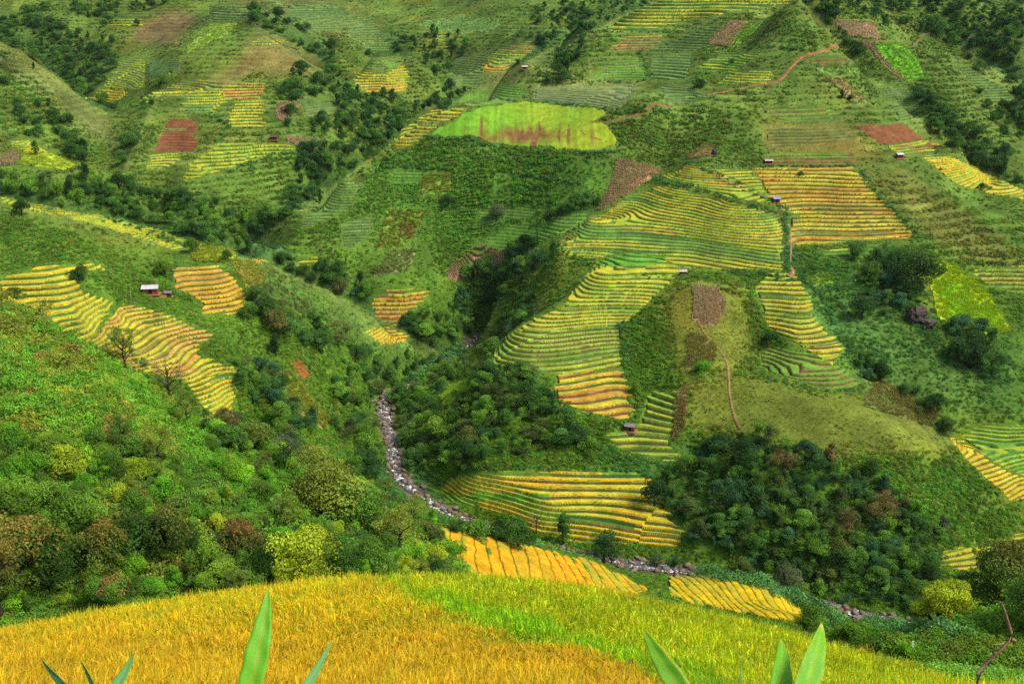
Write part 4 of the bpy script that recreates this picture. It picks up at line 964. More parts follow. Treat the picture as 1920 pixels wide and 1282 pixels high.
NOTABLE = [
(68,293,26,'tall','dark','lone dark tree on the bright yellow green knoll at left'),(161,348,38,'tall','deep','slim dark tree on the crest of the lower left hill spur, tallest of three'),
(134,375,38,'tall','deep','dark tree left of the slim one on the lower left hill spur'),(223,358,34,'broad','deep','dark rounded tree beside the small green terraces in the far left valley'),
(42,404,32,'broad','deep','dark tree at the left edge on the terraced crest'),(64,133,12,'tall','deep','tiny dark tree high on the olive left hill slope'),
(54,257,13,'broad','deep','tiny round tree above the short yellow terraces at left'),(511,55,15,'cone','deep','tiny pointed conifer on the far left hilltop'),
(257,49,12,'broad','deep','tiny dark tree on the high yellow terrace strip'),(600,383,26,'tall','dark','lone dark tree on the left edge of the central ridge'),
(361,474,28,'broad','mid','dark green tree at the tip of the golden crest terraces'),(425,490,23,'broad','dark','small round tree on the light green patch'),
(310,518,36,'broad','mid','round green tree above the farmhouse'),(156,526,32,'broad','deep','larger dark tree on the upper left paddies'),(141,524,20,'bush','deep','smaller dark bush beside the tree on the upper left paddies'),
(28,560,26,'bush','deep','dark bush at the left edge of the yellow paddies'),
(466,598,34,'broad','mid','leafy tree at the right end of the orange terraces'),(520,640,52,'open','brown','brownish tree on the slope right of the orange terraces'),(518,668,42,'tall','deep','dark narrow tree below the brownish one on the spur slope'),
(237,694,78,'open','olive','olive tree with forked black trunk on the near ridge'),(318,752,82,'bare','dry','purple brown leafless tree on the near ridge'),(300,885,82,'open','olive','thin olive tree with slanting dark trunk in the near thicket'),
(352,800,70,'open','olive','scrubby olive tree on the ridge below the leafless tree'),(430,835,70,'open','brown','brownish scrub tree at the end of the yellow paddies'),(480,850,66,'broad','olive','dull olive tree on the near ridge by the deep green grove'),
(547,892,84,'open','grey','grey green tree with dark trunk, leftmost on the wooded near ridge'),(591,938,108,'open','olive','olive tree with bare lower trunk on the wooded near ridge'),(628,978,135,'broad','olive','tall pale topped tree on the wooded near ridge'),
(665,1000,110,'broad','mid','green tree right of the tall pale topped tree'),(705,1010,90,'open','olive','thin olive tree above the bushy gully'),(752,1040,95,'open','olive','olive tree near the right end of the wooded ridge'),(540,985,70,'broad','mid','rounded green tree below the thin olive trees'),
(500,905,60,'open','olive','low olive tree in the ridge scrub'),
(144,1005,100,'broad','mid','tree with two pale trunks in the near left wood'),(459,1066,105,'broad','red','tree with red crown top in the near wood'),(195,1078,125,'broad','orange','orange tipped tree, second from the left at the wood edge'),
(43,1110,160,'broad','orange','big orange tipped tree at the left end of the wood'),(6,1165,170,'open','orange','orange tipped tree cut by the left edge'),(120,1110,110,'broad','dark','dark green tree between the two orange tipped trees'),
(260,1060,110,'broad','dark','dark tree right of the second orange tipped tree'),(324,1050,118,'broad','gold','dark tree with yellowish top in the middle of the near wood'),(333,1095,52,'broad','orange','small orange topped tree at the wood edge'),
(572,1108,132,'broad','lime','big rounded yellow green tree at the wood edge'),(597,1112,60,'feather','bright','bright feathery plant below the yellow green tree'),(220,1118,48,'bush','brown','brownish bush behind the rice crest'),(270,1118,44,'bush','orange','low bush with brownish tips behind the rice crest'),
(395,1090,90,'broad','mid','green tree left of the red topped one'),(510,1095,95,'broad','dark','dark tree between the red topped and yellow green trees'),(640,1090,80,'broad','dark','dark tree right of the yellow green tree'),
(690,1080,88,'broad','mid','green tree in the bushy gully behind the rice crest'),(145,885,70,'feather','bright','vivid green feathery clump on the near hillside'),(30,905,60,'broad','bright','vivid green leafy tree at the left edge of the hillside'),(215,905,70,'broad','mid','green tree under the bare brown patch'),
(360,950,60,'broad','mid','green round tree mid slope in the near thicket'),(260,960,50,'broad','red','small reddish topped tree high in the near wood'),(90,960,70,'broad','mid','leafy tree on the left hillside above the orange tipped trees'),
(809,1024,54,'broad','gold','round tree with yellow top at the tip of the golden field'),(1056,1022,64,'tall','dark','slender tree in front of the yellow paddies'),(1133,1054,66,'broad','deep','dense dark round tree on the river bank in front of the paddies'),
(942,1018,54,'broad','deep','left one of two dark trees on the river bank'),(971,1028,64,'broad','dark','right one of two dark trees on the river bank'),(892,1010,48,'bush','mid','green bushy tree left of the two dark bank trees'),(855,1000,42,'feather','dark','drooping clump on the bank beside the golden field'),
(1006,1000,48,'bare','grey','thin leafless tree in the small paddies'),(1227,948,56,'broad','deep','dark tree at the right end of the broad paddies'),(1230,1062,34,'feather','grey','tall grass clump on the far river bank'),(1262,1064,32,'feather','blue','blue green grass clump beside the tall grass clump'),
(1471,1112,68,'broad','grey','grey green tree in front of the dark valley wood'),(1392,1086,44,'broad','gold','small tree with yellowish top above the rounded yellow field'),(1528,1180,56,'broad','mid','round bright green tree at the right end of the rounded yellow field'),
(1766,1134,38,'broad','gold','small round tree under the yellow terraces at lower right'),(1584,1016,62,'open','brown','orange brown tree in the dark valley wood'),(1655,990,70,'open','brown','wide brownish tree in the upper dark wood'),(1716,985,50,'tall','bright','light green tree at the upper edge of the dark wood'),(1764,1006,44,'tall','grey','thin grey green tree by the red earth'),
(1470,905,60,'open','brown','brown topped tree at the top of the dark wood'),(1555,880,50,'tall','brown','reddish brown tree at the upper rim of the dark wood'),(1400,880,66,'broad','deep','tallest dark tree at the top left of the dark wood'),(1375,950,64,'feather','blue','blue green plumed bamboo at the left of the dark wood'),
(1061,782,28,'broad','mid','small green tree on the golden red terraces'),(1007,462,48,'palm','dark','thin palm standing above the dark gully'),(888,563,52,'palm','dark','palm on the rim of the pinkish corn field'),(860,752,28,'broad','mid','small round tree in the lime green clearing'),
(995,714,28,'broad','gold','small tree under the lower left corner of the light green terraces'),(964,708,24,'broad','dark','small dark tree beside it below the light green terraces'),(1190,737,26,'broad','mid','small round tree right of the golden red terraces'),
(1650,715,42,'broad','deep','dark round tree standing alone on the bowl slope'),(1818,690,82,'feather','deep','big dark plumed tree below the vivid yellow green field'),(1615,600,46,'broad','deep','dark tree in the left part of the bowl'),(1627,528,46,'feather','dark','plumed tree at the head of the bowl'),(1711,548,78,'broad','deep','big dark tree above the cliff in the bowl'),
(1317,697,28,'bush','bright','vivid green bush on the olive slope'),(1505,530,24,'palm','grey','banana like plant at the corner of the terrace column'),(1443,645,26,'bush','deep','dark bush left of the curved terraces'),(1660,486,22,'open','grey','thin grey tree below the brown and yellow block'),
(1578,187,15,'tall','deep','larger of two tiny dark trees by the dry corn strip'),(1594,191,11,'broad','deep','smaller of two tiny dark trees by the dry corn strip'),(1840,354,14,'bush','deep','dark round bush on the yellow terraces at far right'),(1817,112,12,'broad','deep','small tree on the grassy far right ridge'),
(838,385,22,'bush','deep','dark bush on the middle of the central slope'),(932,418,30,'broad','grey','grey green round tree above the dull green terraces'),(1036,415,22,'bush','deep','dark bush at the top right of the dull green terraces'),(1012,80,15,'broad','deep','dark tree at the foot of the far tree line'),
(1047,142,24,'broad','deep','left of two dark trees on the main ridge'),(1064,137,24,'tall','deep','right of two dark trees on the main ridge'),(1372,118,9,'bush','deep','tiny bush beside the green terraces above the red road'),(1310,165,16,'bush','deep','dark bushes left of the red road'),
(1502,330,10,'bush','dark','round green bush in the brown and yellow terraces'),(1705,1240,60,'feather','bright','spiky green plant among the weeds at lower right'),(1600,1205,50,'bush','mid','bushy shrub behind the near rice on the right'),
(1100,845,30,'bush','mid','pale bush at the foot of the golden terraces'),(705,900,50,'broad','deep','dark tree leaning over the left river bank'),(770,830,34,'bush','dark','bush overhanging the right side of the stream'),(690,850,60,'broad','mid','leafy tree on the left bank above the stream bend'),
]
for i, (px, py, h, kind, leaf, lab) in enumerate(NOTABLE):
    pos, hm = at(px, py, h); place_tree(pos, hm, kind, leaf, lab, None, i % 2, (.95 if i % 3 else 1.15) if kind in ('broad', 'open') else 1.0)
# the big dark tree and its neighbour at the lower right
def big_tree(px, py, Y, h, w, leaf, label, n, seed, name='broadleaf_tree'):
    rng = np.random.default_rng(seed); e = float(e_of(py)); a = float(a_of(px, e)); x = a*Y; z = ground_z(x, Y)
    b = MB(); b.tube([(0, 0, -.5), (.1, 0, h*.25), (-.1, .1, h*.5), (.1, 0, h*.8)], [.22, .17, .12, .04], 9); lobes = []
    for i in range(22):
        ang = i*2.4; hh = h*(.18+.62*rng.random()); s = w*.5*(.35+.6*rng.random())*(1.1-.5*hh/h)
        p = (math.cos(ang)*s, math.sin(ang)*s, hh+.5)
        b.tube([(0, 0, hh*.6), (p[0]*.5, p[1]*.5, hh*.85), p], [.07, .045, .015], 5); lobes.append((*p, w*.17, w*.17, h*.10))
    lobes += [(rng.normal(0, w*.12), rng.normal(0, w*.12), h*(.7+.22*rng.random()), w*.17, w*.17, h*.1) for _ in range(7)]
    P, d, v = blob_leaves(lobes, n, rng, .4, .6); N = rand_rot(len(P), d, .8, rng)
    r = link(name, None, None, (x, Y, z-.2)); tag(r, label, 'tree')
    link('trunk', b.mesh('trunk', [M_BARK], True), r)
    link('crown', leaf_mesh('crown', P, N, .11 if h < 3 else .16, .05 if h < 3 else .075, LM[leaf], rng, v, np.clip((P[:, 2]/h-.8)*4, 0, 1), .3), r)
big_tree(1900, 1232, 55, 5.7, 7.2, 'gold', 'biggest dark leafy tree, cut by the right edge of the picture', 42000, 3)
big_tree(1758, 1225, 44, 2.3, 2.6, 'lime', 'small yellow green leafy tree in front of the big dark tree', 13000, 4)
big_tree(1925, 1275, 40, 2.6, 3.6, 'dark', 'dark leafy shrub under the big tree in the lower right corner', 14000, 5, 'leafy_shrub')
# ------------------------------------------------------------------ woods: single trees where they show largest, the rest as one forest
def vground(px, py):
    w_ = at_px(DEPTH, px, py); e = e_of(py); a = a_of(px, e); Y = np.exp(w_)
    return a*Y, Y, base_e(a, w_)*Y
rng = np.random.default_rng(5)
cand = rng.random((26000, 2))*[1920, 1180]
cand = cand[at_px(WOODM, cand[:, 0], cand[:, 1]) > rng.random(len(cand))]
cand = cand[~at_px(FIELD, cand[:, 0], cand[:, 1])]
cw = at_px(DEPTH, cand[:, 0], cand[:, 1]); ok = np.exp(cw) > 95; cand = cand[ok]; cw = cw[ok]
rdist, _ = dist_line(a_of(cand[:, 0], e_of(cand[:, 1]))*np.exp(cw), np.exp(cw), RIVC[::3]); ok = rdist > 3.4; cand = cand[ok]; cw = cw[ok]
hm = (3.6+3.6*rng.random(len(cand))**1.5)*np.clip(np.exp(cw)/300, .72, 1.15)
taken = [(n[0], n[1]-n[2]*.3, n[2]*.3) for n in NOTABLE]; sites = []
gridc = {}
def near(px, py, r):
    gx, gy = int(px//30), int(py//30)
    for i in range(gx-2, gx+3):
        for j in range(gy-2, gy+3):
            for q in gridc.get((i, j), ()):
                if (q[0]-px)**2+((q[1]-py)*1.5)**2 < (r+q[2])**2*.40: return True
    return False
for q in taken: gridc.setdefault((int(q[0]//30), int(q[1]//30)), []).append(q)
for (px, py), w_, h in zip(cand, cw, hm):
    r = h*.42/math.exp(w_)*F_PX
    if near(px, py, r): continue
    gridc.setdefault((int(px//30), int(py//30)), []).append((px, py, r)); sites.append((px, py, w_, h, r))
sites.sort(key=lambda s: -s[4])
GROVES = [
((1230,800,1800,1180), 'dark leafy tree packed in the valley wood at lower right', 'trees of the lower right valley wood', ['deep','dark','dark','dark','mid','mid','blue','gold']),
((640,660,1130,900), 'leafy tree in the wood between stream and golden red terraces', 'trees of the wood beside the stream', ['dark','dark','mid','gold','gold','mid','deep']),
((0,820,900,1160), 'leafy tree in the thicket on the near left hillside', 'trees of the near left wood', ['mid','mid','bright','olive','mid','lime','dark','bright']),
((400,540,780,900), 'green tree on the slope dropping from the left spur to the stream', 'trees on the left spur slope', ['deep','dark','mid','blue','olive']),
((780,440,1100,680), 'tree in the dark gully left of the terrace spine', 'trees of the central gully', ['deep','dark','mid','blue']),
((1480,440,1920,760), 'dark tree scattered in the right hand bowl', 'trees of the right hand bowl', ['deep','dark','dark','blue']),
((0,320,520,500), 'dark tree of the wood in the valley behind the left spur', 'trees behind the left spur', ['deep','dark','mid']),
((0,0,420,320), 'dark tree of the grove in the far left valley', 'trees of the far left grove', ['deep','dark']),
((500,100,880,400), 'dark tree in the far wood left of the central ridge', 'trees of the far central wood', ['deep','deep','dark']),
((0,0,1920,1282), 'small dark tree in the woods of the far upper slopes', 'trees of the far upper slopes', ['deep','dark']),
]
N_IND = 180
rest = []
for i, (px, py, w_, h, r) in enumerate(sites):
    g = next(g for g in GROVES if g[0][0] <= px < g[0][2] and g[0][1] <= py < g[0][3])
    leaf = g[3][int(rng.random()*len(g[3]))]; u = rng.random()
    kind = 'broad' if u < .5 else ('tall' if u < .68 else ('feather' if u < .8 else ('open' if u < .9 else 'bush')))
    if leaf in ('olive',) and u < .7: kind = 'open'
    e = float(e_of(py)); Y = math.exp(w_); x = float(a_of(px, e))*Y; z = float(base_e(np.array([x/Y]), np.array([w_]))[0])*Y
    if kind == 'bush': h *= .55
    if i < N_IND: place_tree((x, Y, z-.15), h, kind, leaf, g[1], g[2], int(rng.integers(0, 3)), .9+.55*rng.random())
    else: rest.append((x, Y, z-.15, h, kind, leaf))
print('sites', len(sites))
# ------------------------------------------------------------------ scattered masses
HIDE = bpy.data.collections.new('masters')
def instancer(name, label, protos, pos, scale, kind, tint, mat=None):
    col = bpy.data.collections.new(name+'_kinds')
    for i, me in enumerate(protos):
        o = bpy.data.objects.new('k%02d' % i, me); col.objects.link(o)
    me = bpy.data.meshes.new(name); n = len(pos); me.vertices.add(n)
    me.vertices.foreach_set('co', np.asarray(pos, np.float32).ravel())
    def f(nm, arr, ty='FLOAT'):
        a = me.attributes.new(nm, ty, 'POINT'); a.data.foreach_set('value', arr)
    sc = np.asarray(scale, np.float32)
    if sc.ndim == 1: sc = np.stack([sc, sc, sc], 1)
    a = me.attributes.new('sc', 'FLOAT_VECTOR', 'POINT'); a.data.foreach_set('vector', sc.ravel())
    rr = np.zeros((n, 3), np.float32); rr[:, 2] = RNG.random(n)*6.28; rr[:, :2] = RNG.standard_normal((n, 2))*.12
    a = me.attributes.new('rt', 'FLOAT_VECTOR', 'POINT'); a.data.foreach_set('vector', rr.ravel())
    f('kd', np.asarray(kind, np.int32), 'INT')
    a = me.attributes.new('tint', 'FLOAT_COLOR', 'POINT'); t = np.ones((n, 4), np.float32); t[:, :3] = tint; a.data.foreach_set('color', t.ravel())
    o = link(name, me); tag(o, label, None, None, 'stuff')
    g = bpy.data.node_groups.new(name, 'GeometryNodeTree'); g.interface.new_socket('Geometry', in_out='INPUT', socket_type='NodeSocketGeometry'); g.interface.new_socket('Geometry', in_out='OUTPUT', socket_type='NodeSocketGeometry')
    N = g.nodes; gi = N.new('NodeGroupInput'); go = N.new('NodeGroupOutput'); ip = N.new('GeometryNodeInstanceOnPoints'); ci = N.new('GeometryNodeCollectionInfo')
    ci.inputs['Collection'].default_value = col; ci.inputs['Separate Children'].default_value = True; ci.inputs['Reset Children'].default_value = True
    def na(nm, ty):
        q = N.new('GeometryNodeInputNamedAttribute'); q.data_type = ty; q.inputs['Name'].default_value = nm; return q.outputs['Attribute']
    L = g.links; L.new(gi.outputs[0], ip.inputs['Points']); L.new(ci.outputs[0], ip.inputs['Instance']); ip.inputs['Pick Instance'].default_value = True
    L.new(na('kd', 'INT'), ip.inputs['Instance Index']); L.new(na('sc', 'FLOAT_VECTOR'), ip.inputs['Scale'])
    er = N.new('FunctionNodeEulerToRotation'); L.new(na('rt', 'FLOAT_VECTOR'), er.inputs[0]); L.new(er.outputs[0], ip.inputs['Rotation'])
    L.new(ip.outputs[0], go.inputs[0])
    md = o.modifiers.new('scatter', 'NODES'); md.node_group = g
    return o
M_INST = leaf_mat('undergrowth_leaves', (1, 1, 1), tint='instancer', trans=.2)
def shrub_proto(seed, n=230, L=.24, W=.14, fern=False):
    r = np.random.default_rng(seed)
    if fern:
        P = []; d = []
        for i in range(9):
            ang = i*.7+r.random()*.4; ln = .8+.4*r.random()
            for t in np.linspace(.1, 1, 12):
                c = np.array([math.cos(ang)*ln*t, math.sin(ang)*ln*t, .75*math.sin(t*2.3)])
                for s in (-1, 1): P.append(c+np.array([-math.sin(ang), math.cos(ang), 0])*s*.11*(1.1-t)); d.append((math.cos(ang)*.2, math.sin(ang)*.2, 1))
        P, d = np.array(P), np.array(d); v = .8+.4*r.random(len(P)); N = rand_rot(len(P), d, .35, r); L, W = .24, .07
    else:
        lobes = [(r.normal(0, .42), r.normal(0, .42), .12+.35*r.random(), .36+.2*r.random(), .36+.2*r.random(), .3+.25*r.random()) for _ in range(7)]
        P, d, v = blob_leaves(lobes, n, r, .45, .7); N = rand_rot(len(P), d, .55, r)
    return leaf_mesh('shrub', P, N, L, W, M_INST, r, v, None, .2)
PR = [shrub_proto(100+i, 420, .17, .11) for i in range(5)]+[shrub_proto(120+i, 260, .25, .15) for i in range(2)]+[shrub_proto(140+i, fern=True) for i in range(2)]
def scatter_px(n, ymax=1282):
    p = rng.random((n, 2))*[1920, ymax]; return p[:, 0], p[:, 1]
NS = 230000
px, py = scatter_px(NS, 1250)
w_ = at_px(DEPTH, px, py); Yv = np.exp(w_)
e = e_of(py); av = a_of(px, e); xv = av*Yv
fk = blur(FIELD, 1)
keep = (Yv > 33) & (at_px(fk, px, py) < .45)
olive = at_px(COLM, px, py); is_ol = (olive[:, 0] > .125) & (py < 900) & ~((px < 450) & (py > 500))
keep &= ~(is_ol & (rng.random(NS) < .45))
grassy = fbm(xv/26, Yv/26, 3, 202)+.35*fbm(xv/7, Yv/7, 2, 203); keep &= ~((grassy > .06) & (rng.random(NS) < .72) & (Yv > 200))
rd, _ = dist_line(xv, Yv, RIVC[::3]); keep &= rd > 2.7
for Lp, hw, c, lab in PATHW:
    d, _ = dist_line(xv, Yv, Lp[::2]); keep &= d > hw+.4
led = ledge(xv, Yv, base_e(av, w_)*Yv); keep &= ~((led > .12) & (rng.random(NS) < .8))
px, py, w_, Yv, av, xv, is_ol, olive, rd = [q[keep] for q in (px, py, w_, Yv, av, xv, is_ol, olive, rd)]
zv = base_e(av, w_)*Yv
nz = fbm(xv/22, Yv/22, 2, 12)
size = (.55+.75*rng.random(len(px))**2)*(1+.5*np.clip(nz, -1, 1))
size = np.where(is_ol, size*.55, size)
size = np.where(Yv < 180, size*.95, size); size = np.where(Yv < 80, size*.55, size)
size *= .8*np.clip(Yv/400, 1, 1.35)
fieldnear = at_px(blur(FIELD, 3), px, py) > .15; size = np.where(fieldnear, size*.6, size)
hz_ = size*(.75+.5*rng.random(len(px)))
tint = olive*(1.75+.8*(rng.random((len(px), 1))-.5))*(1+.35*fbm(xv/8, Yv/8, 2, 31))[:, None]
tint = tint*np.clip(1+.25*rng.standard_normal((len(px), 3))*[1, .5, .6], .5, 1.6)
dk = (rng.random(len(px)) < .12) & ~is_ol; tint[dk] *= .62
kd = rng.integers(0, 7, len(px)); fern = ((Yv < 200) & (rng.random(len(px)) < .35)); kd = np.where(fern, rng.integers(7, 9, len(px)), kd)
bright = (Yv < 175) & (Yv > 95); size = np.where(bright, size*1.25, size); hz_ = np.where(bright, hz_*1.25, hz_)
instancer('undergrowth', 'low green shrubs and ferns covering the wild slopes', PR, np.stack([xv, Yv, zv-.08], 1), np.stack([size, size, hz_], 1), kd, np.clip(tint, .01, .9))
# the woods beyond as one mass
TP = []; TK = {}
for kind in ('broad', 'tall', 'feather', 'bush', 'open'):
    for var in range(2):
        bm = make_tree_meshes(kind, 900+var*7+len(kind), M_INST, M_BARK); TK[(kind, var)] = len(TP); TP.append(bm[1])
TINT = {'deep': (.055,.14,.032), 'dark': (.085,.2,.034), 'mid': (.15,.31,.035), 'olive': (.17,.19,.055), 'blue': (.06,.16,.06), 'gold': (.10,.15,.035), 'bright': (.17,.42,.03), 'lime': (.3,.42,.03)}
R = rest
if R:
    instancer('forest', 'dark green woods in the gullies and on the far slopes', TP, np.array([(q[0], q[1], q[2]) for q in R]), np.array([(q[3]*(.9+.6*rng.random()), q[3]*(.9+.6*rng.random()), q[3]) for q in R]),
        np.array([TK[(q[4], i % 2)] for i, q in enumerate(R)]), np.array([np.array(TINT[q[5]])*(.8+.5*rng.random()) for q in R]))

# bigger bushes on the near left hillside
bx, by = rng.random(5200)*900, 560+rng.random(5200)*560
bw = at_px(DEPTH, bx, by); ok = (np.exp(bw) < 176) & (np.exp(bw) > 98) & ~at_px(FIELD, bx, by) & ((by < 900) | (rng.random(5200) < .5)); bx, by = bx[ok], by[ok]
X_, Y_, Z_ = vground(bx, by); bn = fbm(X_/14, Y_/14, 3, 61)
bt = np.where((bn > .12)[:, None], np.array([.22,.27,.03]), np.array([.13,.32,.025]))*(.75+.6*rng.random((len(bx), 1))); bt = np.where((rng.random(len(bx)) < .05)[:, None], np.array([.28,.19,.05]), bt)
bs = (.85+1.25*rng.random(len(bx))**2.5)*(1+.4*bn)
bare = np.hypot((bx-220)/55, (by-830)/45) < 1; kp = ~(bare & (rng.random(len(bx)) < .85))
instancer('bushes', 'bright and olive green bushes crowding the near left hillside', PR, np.stack([X_, Y_, Z_-.05], 1)[kp], bs[kp], rng.integers(0, 9, kp.sum()), bt[kp])
# ------------------------------------------------------------------ hedges and overgrown banks between the plots
HEDGES = [
([(1290,305),(1330,322),(1380,345),(1430,372),(1470,392),(1480,420)], 60, 4, 2.5, .75), ([(1225,335),(1255,345),(1300,352),(1360,372),(1400,385),(1450,400)], 90, 6, 3, .8),
([(1472,392),(1474,430),(1474,470),(1478,510)], 80, 4, 6, .8), ([(1200,515),(1290,522),(1360,512),(1430,515),(1480,525)], 90, 6, 4, .8), ([(955,190),(1050,196),(1130,205),(1240,212)], 60, 4, 1, .8),
([(800,260),(880,262),(920,276),(1010,282),(1106,290),(1160,285)], 110, 6, 2, .9), ([(430,322),(470,308),(520,292),(570,292)], 50, 4, 2, .8), ([(860,882),(1000,880),(1190,884),(1220,895)], 110, 6, 2.5, .8),
([(1165,610),(1172,650),(1172,700)], 50, 6, 6, 1.0), ([(1420,700),(1480,722),(1550,735),(1610,732)], 70, 5, 2.5, .75), ([(200,412),(280,436),(360,466)], 50, 6, 3, .8), ([(1425,312),(1520,314),(1600,312)], 50, 8, 1, .7),
([(1610,318),(1650,370),(1690,410),(1726,450)], 70, 5, 4, .8), ([(330,490),(320,520),(325,545)], 20, 3, 4, .9), ([(720,312),(850,322),(960,330),(1080,345)], 70, 8, 2, .9), ([(1500,514),(1540,560),(1570,620),(1610,690)], 80, 6, 5, .9),
([(195,625),(235,650),(270,690)], 30, 6, 4, .8), ([(395,215),(430,240),(410,262)], 30, 6, 4, .9), ([(1100,60),(1160,60),(1250,62)], 24, 4, 1, .9), ([(1345,88),(1430,90),(1500,95)], 30, 4, 1, .9),
([(1200,100),(1215,150),(1100,156)], 40, 6, 2, .8), ([(560,150),(620,140),(640,170)], 20, 8, 4, 1), ([(1046,462),(1090,490),(1110,500),(1050,570),(990,600),(925,650),(905,690)], 110, 6, 5, .7)]
HEDGES += [([(1310,1076),(1400,1092),(1480,1118),(1530,1146),(1560,1160)], 110, 8, 5, 2.6), ([(1630,1172),(1720,1186),(1790,1196)], 60, 10, 5, 2.4), ([(690,790),(688,840),(705,900),(760,945)], 60, 8, 8, 1.4), ([(775,760),(770,820),(790,880)], 50, 7, 8, 1.3), ([(735,752),(770,715),(810,690),(850,668),(870,655)], 90, 7, 6, 2.2), ([(820,975),(900,1000),(1000,1022)], 50, 8, 4, 1.2)]
HX, HY, HS = [], [], []
for pp, n, jx, jy, s in HEDGES:
    Lc = catmull(pp, 12); i = rng.integers(0, len(Lc), n); HX += list(Lc[i, 0]+jx*rng.standard_normal(n)*.6); HY += list(Lc[i, 1]+jy*rng.standard_normal(n)*.7); HS += list(s*(.6+.7*rng.random(n)))
HX, HY, HS = map(np.array, (HX, HY, HS)); hx, hy, hz2 = vground(HX, HY)
HS = HS*np.clip(hy/380, .8, 1.3); HS = np.where(hy < 150, HS*.3, HS)
tn = np.array([.075, .185, .045])*(1.3+.7*rng.random((len(HX), 1)))*np.where(rng.random((len(HX), 1)) < .3, .6, 1)
instancer('hedge', 'dark bushy hedges growing on the banks between the plots', PR[:7], np.stack([hx, hy, hz2+.1], 1), HS, rng.integers(0, 7, len(HX)), tn)
# ------------------------------------------------------------------ the near rice, grown as tufts of blades
def tuft(seed, n=30, h=.44, spread=.10, w=.0075):
    r = np.random.default_rng(seed); co = []; F = []; v = []; tp = []
    for i in range(n):
        ang = r.random()*6.28; rad = r.random()**.5*.10; lean = spread*(.3+r.random()); hh = h*(.65+.5*r.random()); ph = r.random()*6.28
        b0 = np.array([math.cos(ang)*rad, math.sin(ang)*rad, 0]); dr = np.array([math.cos(ang+.6*r.standard_normal()), math.sin(ang), 0])
        sd = np.array([math.cos(ph), math.sin(ph), 0]); k0 = len(co); vv = .5+r.random()
        ear = r.random() < .45
        for t in (0, .4, .75, 1):
            c = b0+dr*lean*(t**2)*(1.7 if ear else 1)+np.array([0, 0, hh*(t-(.30 if ear else .08)*t**4)])
            wd = w*(1-.85*t) if not ear else w*(.6+1.1*(t > .6))*(1-.5*(t == 1))
            co += [c-sd*wd, c+sd*wd]; v += [vv, vv]; tp += [t*ear, t*ear]
        for q in range(3): F.append((k0+2*q, k0+2*q+1, k0+2*q+3, k0+2*q+2))
    me = mesh_from('tuft', co, np.array(F), [M_RICE], False); vv = np.array(v); set_col(me, 'v', np.stack([vv]*3, 1)); set_float(me, 'tip', tp)
    return me
M_RICE = leaf_mat('rice_blades', (1, 1, 1), tint='instancer', warm=(.74, .44, .015), warm_amt=.55, trans=.35)
M_RICEG = leaf_mat('green_rice_blades', (1, 1, 1), tint='instancer', warm=(.55, .55, .01), warm_amt=.35, trans=.35)
def in_px(poly, px, py): return inside(poly, px, py)
GREENP = [(690,1085),(900,1080),(1050,1100),(1250,1122),(1500,1165),(1700,1215),(1980,1210),(1980,1500),(1640,1500),(1330,1340),(1190,1232),(1000,1195),(850,1155),(760,1125)]
COREP = [(760,1118),(880,1125),(1010,1160),(1180,1205),(1330,1235),(1440,1320),(1300,1320),(1200,1236),(1060,1206),(900,1165)]
n = 60000
Yr = np.exp(rng.random(n)*(math.log(30)-math.log(7.6))+math.log(7.6)); ar = (rng.random(n)-.5)*1.26
keep = rng.random(n) < np.clip((Yr/30)**.9*1.25, .2, 1); Yr, ar = Yr[keep], ar[keep]
er = base_e(ar, np.log(Yr)); xr = ar*Yr; zr = er*Yr; ppx, ppy = to_px(ar, er)
wob = 26*fbm(xr/1.2, Yr/1.2, 2, 3)
crest = np.interp(ppx, [-200,0,220,450,650,850,1050,1250,1450,1600,1750,1880], [1230,1172,1130,1106,1094,1092,1104,1131,1166,1197,1240,1282])
edge = np.interp(ppx, [1400,1600,1750,1900], [24.5,22,19.5,16])
ok = (Yr < np.interp(ppx, [0,300,700,1200,1500], [23,25.5,28,27.5,26])) & (Yr < edge)
xr, Yr, zr, ppx, ppy, wob = [q[ok] for q in (xr, Yr, zr, ppx, ppy, wob)]
qy = ppy-(10+48*np.clip((ppy-1090)/190, 0, 2)); g = in_px(GREENP, ppx+wob, qy+wob*.6); core = in_px(COREP, ppx+wob, qy+wob*.6)
m = len(xr); rr = rng.random(m)
patchn = 1.25*fbm(xr/1.6, Yr/1.6, 4, 9)
base = np.where((rr < .5)[:, None], (.74,.56,.012), np.where((rr < .58)[:, None], (.66,.37,.015), (.38,.52,.015)))
low = np.clip((ppy-1190)/60+patchn, 0, 1)[:, None]; base = base*(1-.45*low)+np.array([.60,.31,.02])*.45*low
gb = np.where((rr < .6)[:, None], (.50,.64,.012), np.where((rr < .85)[:, None], (.64,.56,.012), (.28,.48,.01)))
cb = np.where((rr < .75)[:, None], (.27,.56,.012), (.42,.60,.012))
tintr = np.where(core[:, None], cb, np.where(g[:, None], gb, base))*(1+.35*patchn)[:, None]*(.65+.7*rng.random((m, 1)))
kd = np.where(g, rng.integers(4, 8, m), rng.integers(0, 4, m))
TFT = [tuft(i) for i in range(4)]
_s = M_RICE; M_RICE = M_RICEG; TFT += [tuft(10+i, 32, .42, .07) for i in range(4)]; M_RICE = _s
sc = .85+.5*rng.random(m); sc *= np.clip(Yr/14, .85, 1.0)
instancer('rice_crop', 'ripening gold and green rice filling the near field', TFT, np.stack([xr, Yr, zr-.03], 1), np.stack([sc, sc, sc*(1+.2*patchn)], 1), kd, np.clip(tintr, .02, .95))
